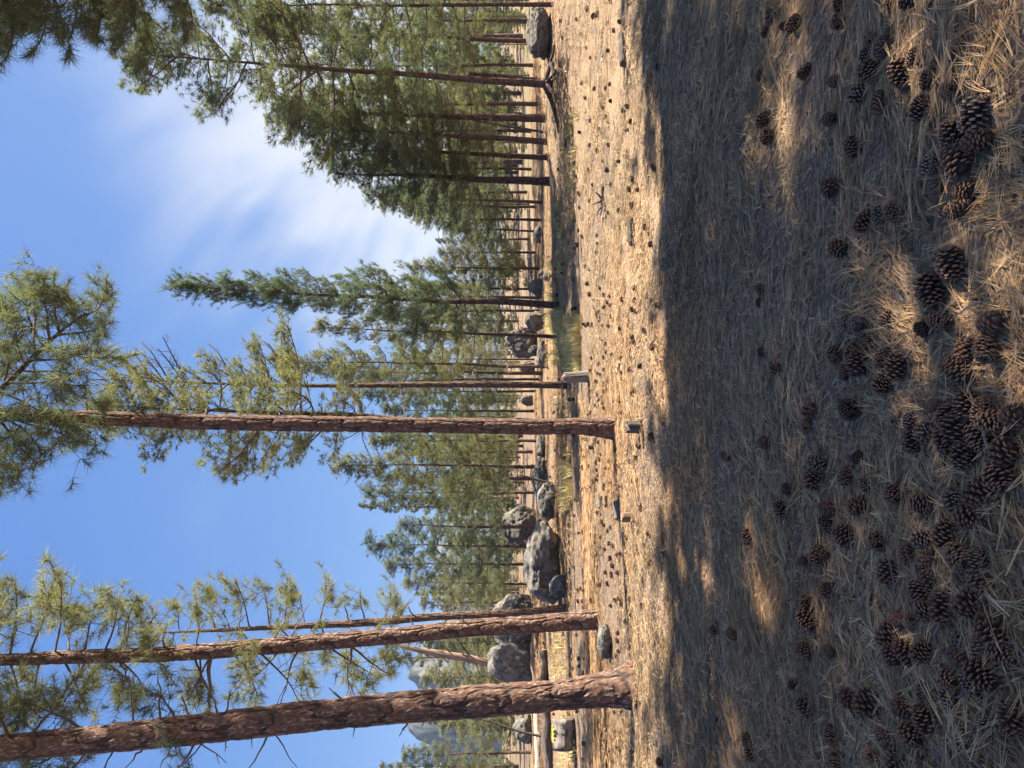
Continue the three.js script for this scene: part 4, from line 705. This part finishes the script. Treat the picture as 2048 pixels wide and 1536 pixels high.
take(1648, 760, 3.84, [[235, 230, 165, 2], [540, 300, 110, 1], [680, 320, 125, 1], [795, 390, 150, 1], [690, 470, 160], [900, 195, 165], [1110, 190, 200], [1240, 240, 200], [1000, 300, 190], [1340, 320, 230], [1500, 280, 200], [1060, 370, 220], [990, 440, 200], [1230, 440, 220], [1100, 580, 210], [1410, 560, 240], [1390, 730, 240], [280, 590, 95, 2], [190, 740, 145], [340, 800, 90, 1], [560, 880, 155], [780, 950, 185], [1020, 920, 165, 1], [1250, 860, 240], [1170, 1050, 215], [55, 990, 145], [290, 960, 170], [35, 1110, 115], [195, 1200, 170], [440, 1235, 170], [790, 1220, 170, 1], [980, 1190, 210], [660, 1340, 150], [820, 1370, 200], [1080, 1350, 265], [530, 1470, 175], [830, 1510, 140], [1240, 1510, 200], [1070, 1520, 105], [20, 1340, 70]], 150);
take(1648, 1136, 3.84, [[840, 95, 155], [770, 180, 190], [830, 330, 185], [950, 300, 220], [1240, 90, 230], [1170, 260, 230], [600, 400, 170], [690, 420, 170], [530, 510, 190], [560, 660, 170], [650, 640, 175], [800, 640, 185], [1330, 480, 250], [1240, 620, 185], [1410, 660, 220], [1080, 690, 200], [1270, 820, 230], [990, 860, 220], [780, 950, 150], [870, 1000, 140], [980, 1000, 155, 1], [210, 1000, 145], [380, 1030, 190], [640, 1080, 175], [830, 1170, 200], [720, 1280, 210], [480, 1290, 170], [1460, 1150, 225], [1270, 1200, 150, 1], [40, 170, 125], [60, 640, 140], [70, 1280, 145], [100, 1480, 160], [370, 1440, 180], [580, 1490, 165], [780, 1510, 130], [1370, 1400, 120, 1], [1040, 530, 130, 1], [1150, 870, 110, 1]], 150);
take(1300, 380, 3.84, [[865, 770, 105], [860, 860, 75, 2], [60, 875, 50, 2], [975, 1370, 115], [35, 1205, 65, 2], [870, 1245, 60, 2]], 80);
take(1300, 760, 3.84, [[1245, 235, 135], [1215, 345, 130], [900, 480, 105], [595, 590, 95], [1310, 640, 135, 1], [1275, 755, 150], [1070, 835, 95, 2], [1035, 1000, 125], [770, 1205, 105], [1200, 1390, 130], [1310, 1340, 140], [20, 450, 40], [120, 1330, 35], [10, 1410, 40, 2]], 100);
take(1300, 1136, 3.84, [[1215, 270, 115], [1225, 400, 160], [1210, 635, 130], [500, 475, 90], [655, 510, 105], [760, 630, 90, 1], [1115, 900, 75, 2], [1205, 1070, 130], [770, 1320, 95], [800, 1415, 115], [85, 1490, 65]], 100);
take(900, 850, 4.389, [[1330, 260], [1320, 300], [1220, 360], [1285, 330], [1400, 318], [1432, 310], [1375, 380], [1410, 388], [1290, 395], [1300, 440], [1265, 495], [1290, 478], [1240, 540], [1425, 480], [1430, 520], [1350, 560], [1405, 575], [1355, 530], [1590, 318], [1635, 285], [1665, 185, 60], [1610, 200], [1490, 355], [1612, 485], [1660, 520], [1655, 490], [1505, 538], [1375, 640], [1380, 705], [1375, 670], [1300, 770], [1335, 780], [1340, 850], [1355, 880], [1415, 900], [1385, 930], [1325, 985], [1280, 1030], [1235, 960], [1140, 950], [1205, 1095], [1165, 1015], [1400, 1040], [1435, 1060], [1330, 1080], [1360, 1090], [1665, 945], [1645, 855], [1555, 985], [1750, 948], [1715, 1062], [1650, 1095, 50], [1500, 1130], [1470, 1135], [1405, 1175], [1430, 1230], [1545, 1200], [1548, 1262], [1635, 1258], [1765, 1208], [1365, 1295], [1420, 1303], [1470, 1295], [1260, 1265], [1225, 1300], [1270, 1345], [1320, 1400], [1385, 1395], [1290, 1405], [1185, 1390], [1155, 1435], [1215, 1465], [1185, 1450], [1090, 1250], [1060, 1225], [1285, 1130], [1680, 700], [1690, 740], [1775, 115], [1885, 1115], [1270, 160], [1200, 120], [1190, 285], [1590, 1525], [1490, 1525]], 36);
take(900, 500, 3.84, [[1030, 570], [1045, 580], [1040, 125], [950, 225], [1130, 20], [1075, 150], [1155, 290], [1185, 345], [1230, 355], [1105, 380], [1190, 440], [1235, 420], [1110, 440], [1215, 400], [1150, 475], [1160, 510], [1240, 510], [1225, 585], [1310, 600], [1180, 580], [1155, 545], [1140, 515], [1325, 380], [1425, 385], [1425, 290], [1400, 455, 40], [1430, 470, 40], [1595, 415, 55], [1500, 620, 45], [1405, 670, 40], [1415, 705, 40], [1575, 740, 65, 2], [1165, 680], [1200, 720], [1200, 785], [1255, 800], [1185, 825], [1150, 875], [1090, 830], [1325, 835], [1385, 918], [1465, 890, 45, 2], [1335, 940], [1305, 915], [1265, 900], [1185, 920], [1135, 950], [1160, 960], [1080, 925], [1125, 1010], [1215, 1000], [1340, 990], [1185, 1085], [1135, 1115], [1425, 1075, 36], [1405, 1105, 36], [1180, 1170], [1190, 1215], [1310, 1165], [1120, 1195], [1065, 1270], [1085, 1250], [1325, 1245], [1370, 1275], [1405, 1290], [1555, 1445], [1115, 1455], [1200, 1465], [1140, 1475], [1030, 1450], [1000, 825], [1125, 95]], 28);
take(900, 0, 3.072, [[785, 120], [810, 210], [845, 290], [870, 355], [970, 140], [1045, 135], [1085, 175], [1010, 185], [975, 310], [985, 515], [960, 540], [990, 620], [945, 660], [960, 720], [890, 545], [835, 600], [865, 740], [920, 790], [1070, 680], [1095, 655], [1110, 745], [1095, 800], [975, 890], [860, 890], [945, 990], [970, 1045, 34], [1040, 990], [995, 1135], [855, 1040], [880, 1135], [1125, 1100], [1105, 1165], [1160, 1165], [1250, 1025, 38], [1120, 1260], [1045, 1290], [975, 1310], [1200, 1395, 38], [1240, 1500], [905, 1445], [910, 1495], [860, 1235], [795, 1415], [815, 1455], [770, 1355], [775, 1080], [800, 1275], [990, 10], [1110, 20], [965, 10]], 25);
take(600, 1100, 2.926, [[1815, 50], [1860, 30], [1905, 65], [1910, 110], [1970, 105], [1865, 130], [1825, 140], [1790, 130], [1800, 195], [1830, 90], [1715, 110], [1695, 130], [1725, 170], [1755, 205], [1665, 235], [1690, 245], [1630, 300], [1655, 300], [1665, 340], [1850, 295], [1885, 315], [1870, 285], [1820, 325], [2010, 330, 40], [1905, 415], [1945, 380], [1865, 485], [1860, 530], [1865, 590], [1855, 620], [1775, 635], [1730, 650], [1635, 635], [1600, 690], [1885, 945], [1850, 950], [1895, 1000], [1810, 1030], [1850, 1060], [1815, 1170], [1860, 1165], [1950, 1180, 34], [1785, 1120], [1770, 1080], [1720, 1100], [1720, 1060], [1830, 1235], [1735, 1250], [1910, 1260], [1690, 1145], [1660, 1230], [1980, 10], [1940, 288]], 24);
{
  const R = rand(2024), items = conePts.map(([px, py, s, kind]) => { const p = onGround(px + s * 0.15, py), d = cp * -p.z + sp * (EYE - p.y), L = clamp(s * d / F * 1.18, 0.072, 0.155); return { px, py, s, kind, p, L }; }).sort((a, b) => b.s - a.s);
  // cones of one heap rest on each other: lift a cone that would sink into one already laid
  const laid = [];
  for (const c of items) { c.y = c.p.y + c.L * (0.22 + 0.12 * hash(Math.round(c.px), Math.round(c.py))); for (const o of laid) { const q = Math.hypot(o.p.x - c.p.x, o.p.z - c.p.z), min = (o.L + c.L) * 0.33; if (q < min) { const ux = (c.p.x - o.p.x) / (q + 1e-6), uz = (c.p.z - o.p.z) / (q + 1e-6); c.p.x += ux * (min - q) * 0.8; c.p.z += uz * (min - q) * 0.8; } } laid.push(c); }
  const near = items.slice(0, 300), rest = items.slice(300);
  // a label for each: its band of distance, its quarter of the photograph and its place in order there
  const bands = [[1960, 'nearest band of shaded litter'], [1900, 'second band of shaded litter'], [1840, 'third band of shaded litter'], [1780, 'fourth band of shaded litter'], [1720, 'fifth band of shaded litter'], [1660, 'sixth band of shaded litter'], [1560, 'sparse middle of shade'], [1400, 'barest stretch of shade'], [1280, 'edge of the shade'], [1245, 'near side of sunlit strip'], [1220, 'middle of sunlit strip'], [1200, 'far middle of sunlit strip'], [1180, 'far side of sunlit strip'], [0, 'farthest rim of sunlit strip']];
  const sixths = ['topmost', 'upper', 'upper middle', 'lower middle', 'lower', 'bottom'].map((w) => w + ' sixth of photo');
  const ord = ['topmost there', ...['second', 'third', 'fourth', 'fifth', 'sixth', 'seventh', 'eighth', 'ninth', 'tenth', 'eleventh', 'twelfth', 'thirteenth', 'fourteenth', 'fifteenth', 'sixteenth', 'seventeenth', 'eighteenth', 'nineteenth', 'twentieth'].map((w) => w + ' from top')];
  const zones = {};
  for (const c of near) { const b = bands.find(([x]) => c.px >= x)[1], q = sixths[clamp(Math.floor(c.py / 256), 0, 5)]; (zones[b + '|' + q] ??= []).push(c); }
  for (const k in zones) { const [b, q] = k.split('|'); zones[k].sort((x, y) => x.py - y.py).forEach((c, i) => { c.label = ['brown', 'grey', 'dark'][c.kind] + ' cone, ' + b + ', ' + q + ', ' + (ord[i] ?? 'last'); }); }
  const mats = [M.cone, M.coneGrey, M.coneDark], eul = new THREE.Euler();
  near.forEach((c, i) => {
    const g = new THREE.Group(); g.position.set(c.p.x, c.p.y, c.p.z);
    const hold = new THREE.Matrix4(); eul.set(R() * 6.28, R() * 6.28, (R() - 0.4) * 0.8, 'YZX'); hold.makeRotationFromEuler(eul).scale(V3(c.L, c.L * (0.9 + 0.2 * R()), c.L * (0.9 + 0.2 * R()))).setPosition(0, c.y - c.p.y, 0);
    const big = c.s > 22;
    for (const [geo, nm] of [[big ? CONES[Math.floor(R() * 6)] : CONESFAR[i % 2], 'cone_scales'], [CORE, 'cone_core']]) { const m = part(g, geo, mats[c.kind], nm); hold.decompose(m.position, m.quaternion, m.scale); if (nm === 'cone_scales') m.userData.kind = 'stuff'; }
    thing(g, 'pine_cone', c.label, 'pine cone', c.px > 1400 ? 'pine cones in the shaded foreground' : 'pine cones on the sunlit needles');
  });
  const im = new THREE.InstancedMesh(CONESFAR[0], M.cone, rest.length + 160), mt = new THREE.Matrix4();
  for (let i = 0; i < rest.length + 160; i++) { let c = rest[i]; if (!c) { const p = V3((R() * 2 - 1) * 11, 0, -(11 + 12 * R())); p.y = H(p.x, p.z); c = { p, L: 0.085 + 0.03 * R(), y: p.y + 0.03 }; } eul.set(R() * 6.28, R() * 6.28, (R() - 0.4) * 0.8, 'YZX'); mt.makeRotationFromEuler(eul).scale(V3(c.L, c.L, c.L)).setPosition(c.p.x, c.y, c.p.z); im.setMatrixAt(i, mt); }
  thing(im, 'scattered_cones', 'small far cones dotted over the sunlit needle carpet', 'pine cones', null, 'stuff');
}

// ------------------------------------------------------------------ needle litter and dry grass
const STRAW = [[0.47, 0.300, 0.140], [0.40, 0.262, 0.138], [0.52, 0.358, 0.190], [0.34, 0.180, 0.080], [0.27, 0.225, 0.18], [0.44, 0.26, 0.12]];
function litterPatch(seed, size, n, len, w, lift, comb, N = 3) {
  const R = rand(seed), pos = [], col = [], nor = [], dirA = R() * 6.28;
  for (let i = 0; i < n; i++) {
    const rr = size / 2 * Math.sqrt(R()) * (0.7 + 0.6 * R()), ra = R() * 6.283, x = Math.cos(ra) * rr, z = Math.sin(ra) * rr; if (fbm(x * 5 / Math.sqrt(size) + seed, z * 5 / Math.sqrt(size), 4, 2) < 0.31 + 0.16 * R()) continue; const a0 = R() < comb ? dirA + (R() - 0.5) * 0.9 : R() * 6.283, y0 = 0.002 + lift * R() * R(), tilt = (R() - 0.5) * 0.22, k = STRAW[Math.floor(R() * R() * STRAW.length)], tone = 0.30 + 1.0 * R() ** 1.4, m = R() < 0.5 ? 3 : 2;
    for (let q = 0; q < m; q++) {
      const a = a0 + (q - (m - 1) / 2) * (0.05 + 0.12 * R()), cur = (R() - 0.5) * 0.9, l = len * (0.6 + 0.55 * R()), P = []; let cx = x, cz = z, cy = y0, aa = a;
      for (let j = 0; j <= N; j++) { const ww = w / 2 * (j === N ? 0.25 : 1); P.push([cx - Math.sin(aa) * ww, cy, cz + Math.cos(aa) * ww, cx + Math.sin(aa) * ww, cy + ww * 0.4, cz - Math.cos(aa) * ww]); cx += Math.cos(aa) * l / N; cz += Math.sin(aa) * l / N; cy = Math.max(0.001, cy + l / N * (tilt + (R() - 0.5) * 0.05)); aa += cur / N; }
      for (let j = 0; j < N; j++) { const A = P[j], B = P[j + 1]; pos.push(A[0], A[1], A[2], A[3], A[4], A[5], B[0], B[1], B[2], A[3], A[4], A[5], B[3], B[4], B[5], B[0], B[1], B[2]); for (let v = 0; v < 6; v++) col.push(k[0] * tone, k[1] * tone, k[2] * tone); }
    }
  }
  const g = new THREE.BufferGeometry(); g.setAttribute('position', new THREE.Float32BufferAttribute(pos, 3)); g.setAttribute('color', new THREE.Float32BufferAttribute(col, 3)); g.computeVertexNormals();
  return g;
}
{
  const grp = new THREE.Group(), R = rand(4242), mt = new THREE.Matrix4(), q = new THREE.Quaternion(), q2 = new THREE.Quaternion(), col = new THREE.Color();
  const bands = [[1.0, 6.8, 0.72, 6, [1.15, 1750, 0.15, 0.0022, 0.022, 3]], [6.0, 13.5, 1.35, 4, [2.1, 3100, 0.135, 0.0032, 0.022, 3]], [12.5, 34, 3.4, 3, [5.2, 6000, 0.16, 0.0068, 0.025, 2]]];
  for (const [r0, r1, sp_, nv, [size, n, len, w, lf, segs]] of bands) {
    const geos = [...Array(nv)].map((_, i) => litterPatch(7000 + i + r0 * 10, size, n, len, w, lf, i % 2 ? 0.5 : 0.15, segs)), lists = geos.map(() => []);
    for (let z = -r1; z < 0.6; z += sp_) for (let x = -r1; x < r1; x += sp_) {
      const X = x + (R() - 0.5) * sp_, Z = z + (R() - 0.5) * sp_, r = Math.hypot(X, Z), lim = -Z * 0.72 + 1.6;
      if (r < r0 || r > r1 || Math.abs(X) > lim) continue;
      const mat = fbm(X * 1.1 + 20, Z * 1.1, 3, 3), big = fbm(X * 0.3 + 2, Z * 0.3, 9, 2);
      if (R() > sstep(0.25, 0.45, mat) * 0.45 + 0.58) continue;
      const e = 0.15, nx = (H(X - e, Z) - H(X + e, Z)) / (2 * e), nz = (H(X, Z - e) - H(X, Z + e)) / (2 * e);
      q.setFromUnitVectors(UPV, V3(nx, 1, nz).normalize()); q2.setFromAxisAngle(UPV, R() * 6.283); q.multiply(q2);
      const s = 0.85 + 0.35 * R(); mt.compose(V3(X, H(X, Z) + 0.002, Z), q, V3(s, s, s));
      const warm = clamp(0.5 + (big - 0.5) * 2.2 + (R() - 0.5) * 0.25), tone = 0.80 + 0.42 * R() * mat + 0.12 * mat;
      col.setRGB(tone * mix(0.92, 1.16, warm), tone * mix(0.98, 1.02, warm), tone * mix(1.05, 0.86, warm));
      lists[Math.floor(R() * nv)].push([mt.clone(), col.clone()]);
    }
    geos.forEach((g, i) => { const im = new THREE.InstancedMesh(g, M.litter, lists[i].length); lists[i].forEach(([m, c], k) => { im.setMatrixAt(k, m); im.setColorAt(k, c); }); im.name = 'fallen_needles'; im.userData.kind = 'stuff'; grp.add(im); });
  }
  { // broken twigs and bark flakes among the needles
    const flake = boulderGeo(0.026, 0.006, 0.016, 901, { detail: 3, cuts: 6, sharp: 0.9 }), flake2 = boulderGeo(0.018, 0.005, 0.013, 902, { detail: 3, cuts: 6, sharp: 0.9 }), tw = [1, 2].map((k) => { const r = rand(950 + k), p = crooked(V3(-0.09, 0.006, 0), V3(0.09, 0.010, 0.02), 5, 0.10, r); return tube(p, p.map((_, i) => 0.0038 - 0.0004 * i), 5, null, 3); });
    for (const [geo, mat, n, nm] of [[flake, M.bark, 1500, 'bark_flakes'], [flake2, M.brownWood, 1100, 'bark_flakes'], [tw[0], M.dead, 500, 'twigs'], [tw[1], M.snagWood, 420, 'twigs']]) {
      const im = new THREE.InstancedMesh(geo, mat, n);
      for (let i = 0; i < n; i++) { const Z = -(1.2 + 14 * R() ** 1.5), X = (R() * 2 - 1) * (-Z * 0.7 + 1.2), s = 0.6 + 0.9 * R(); q.setFromEuler(new THREE.Euler((R() - 0.5) * 0.5, R() * 6.28, (R() - 0.5) * 0.5)); im.setMatrixAt(i, mt.compose(V3(X, H(X, Z) + 0.012 + 0.01 * R(), Z), q, V3(s, s, s))); }
      im.name = nm; im.userData.kind = 'stuff'; grp.add(im);
    }
  }
  thing(grp, 'needle_litter' , 'carpet of fallen brown pine needles over the forest floor', 'needle litter', null, 'stuff');
}
function grassTuft(seed, n, h, spread, green) {
  const R = rand(seed), pos = [], col = [];
  for (let i = 0; i < n; i++) {
    const a = R() * 6.283, r = spread * Math.sqrt(R()), l = h * (0.5 + 0.6 * R()), w = 0.004 + 0.003 * R(), lean = 0.25 + 0.8 * R(), b = a + (R() - 0.5) * 1.5, k = R() < green ? [0.22, 0.24, 0.07] : [0.56, 0.47, 0.21], t = 0.75 + 0.5 * R(); let p = V3(Math.cos(a) * r, -0.01, Math.sin(a) * r), P = [];
    for (let j = 0; j <= 4; j++) { const ww = w * (1 - j / 4.4); P.push([p.x - Math.sin(b) * ww, p.y, p.z + Math.cos(b) * ww, p.x + Math.sin(b) * ww, p.y, p.z - Math.cos(b) * ww]); const e = 1.45 - lean * (j + 1) / 4 * 1.1; p.add(V3(Math.cos(b) * Math.cos(e), Math.sin(e), Math.sin(b) * Math.cos(e)).multiplyScalar(l / 4)); }
    for (let j = 0; j < 4; j++) { const A = P[j], B = P[j + 1]; pos.push(...A, B[0], B[1], B[2], A[3], A[4], A[5], B[3], B[4], B[5], B[0], B[1], B[2]); for (let v = 0; v < 6; v++) col.push(k[0] * t, k[1] * t, k[2] * t); }
  }
  const g = new THREE.BufferGeometry(); g.setAttribute('position', new THREE.Float32BufferAttribute(pos, 3)); g.setAttribute('color', new THREE.Float32BufferAttribute(col, 3)); g.computeVertexNormals(); return g;
}
function grassField(label, spots, h, n, spread, green) {
  const R = rand(spots.length * 31 + n), geos = [1, 2, 3].map((s) => grassTuft(s + n, n, h, spread, green)), grp = new THREE.Group(), mt = new THREE.Matrix4(), q = new THREE.Quaternion(), lists = [[], [], []];
  for (const [px, py, sx, sy, m] of spots) for (let i = 0; i < m; i++) { const p = onGround(px + (R() - 0.5) * sx, py + (R() - 0.5) * sy), s = 0.6 + 0.7 * R(); q.setFromAxisAngle(UPV, R() * 6.28); lists[Math.floor(R() * 3)].push(mt.compose(p, q, V3(s, s, s)).clone()); }
  lists.forEach((l, i) => { if (!l.length) return; const im = new THREE.InstancedMesh(geos[i], M.grass, l.length); l.forEach((m, k) => im.setMatrixAt(k, m)); im.name = 'grass_blades'; im.userData.kind = 'stuff'; grp.add(im); });
  thing(grp, 'dry_grass', label, 'grass', null, 'stuff');
}
grassField('pale yellow dry grass between the pointed pine and the stump', [[1132, 680, 60, 110, 150], [1115, 645, 26, 40, 50], [1105, 640, 20, 30, 30], [1150, 700, 26, 80, 90]], 0.22, 34, 0.10, 0.12);
grassField('long bleached grass clump in front of the dark boulders', [[1138, 1000, 14, 40, 14], [1142, 960, 10, 70, 12]], 0.36, 34, 0.08, 0.05);
grassField('thin wisps of dry grass scattered along the far edge', [[1130, 840, 30, 160, 30], [1120, 1290, 30, 130, 40], [1130, 480, 40, 160, 50], [1145, 300, 30, 160, 30], [1140, 1480, 30, 100, 30], [1105, 560, 18, 80, 40]], 0.2, 22, 0.07, 0.25);
grassField('sparse olive grass sprouts in the dappled strip', [[1190, 150, 40, 260, 26], [1250, 380, 60, 160, 24], [1200, 240, 40, 120, 16]], 0.07, 14, 0.06, 0.6);

scene.fog = new THREE.FogExp2(0xb4cdf0, 0.0002);      // thin blue mountain air
renderer.render(scene, camera);
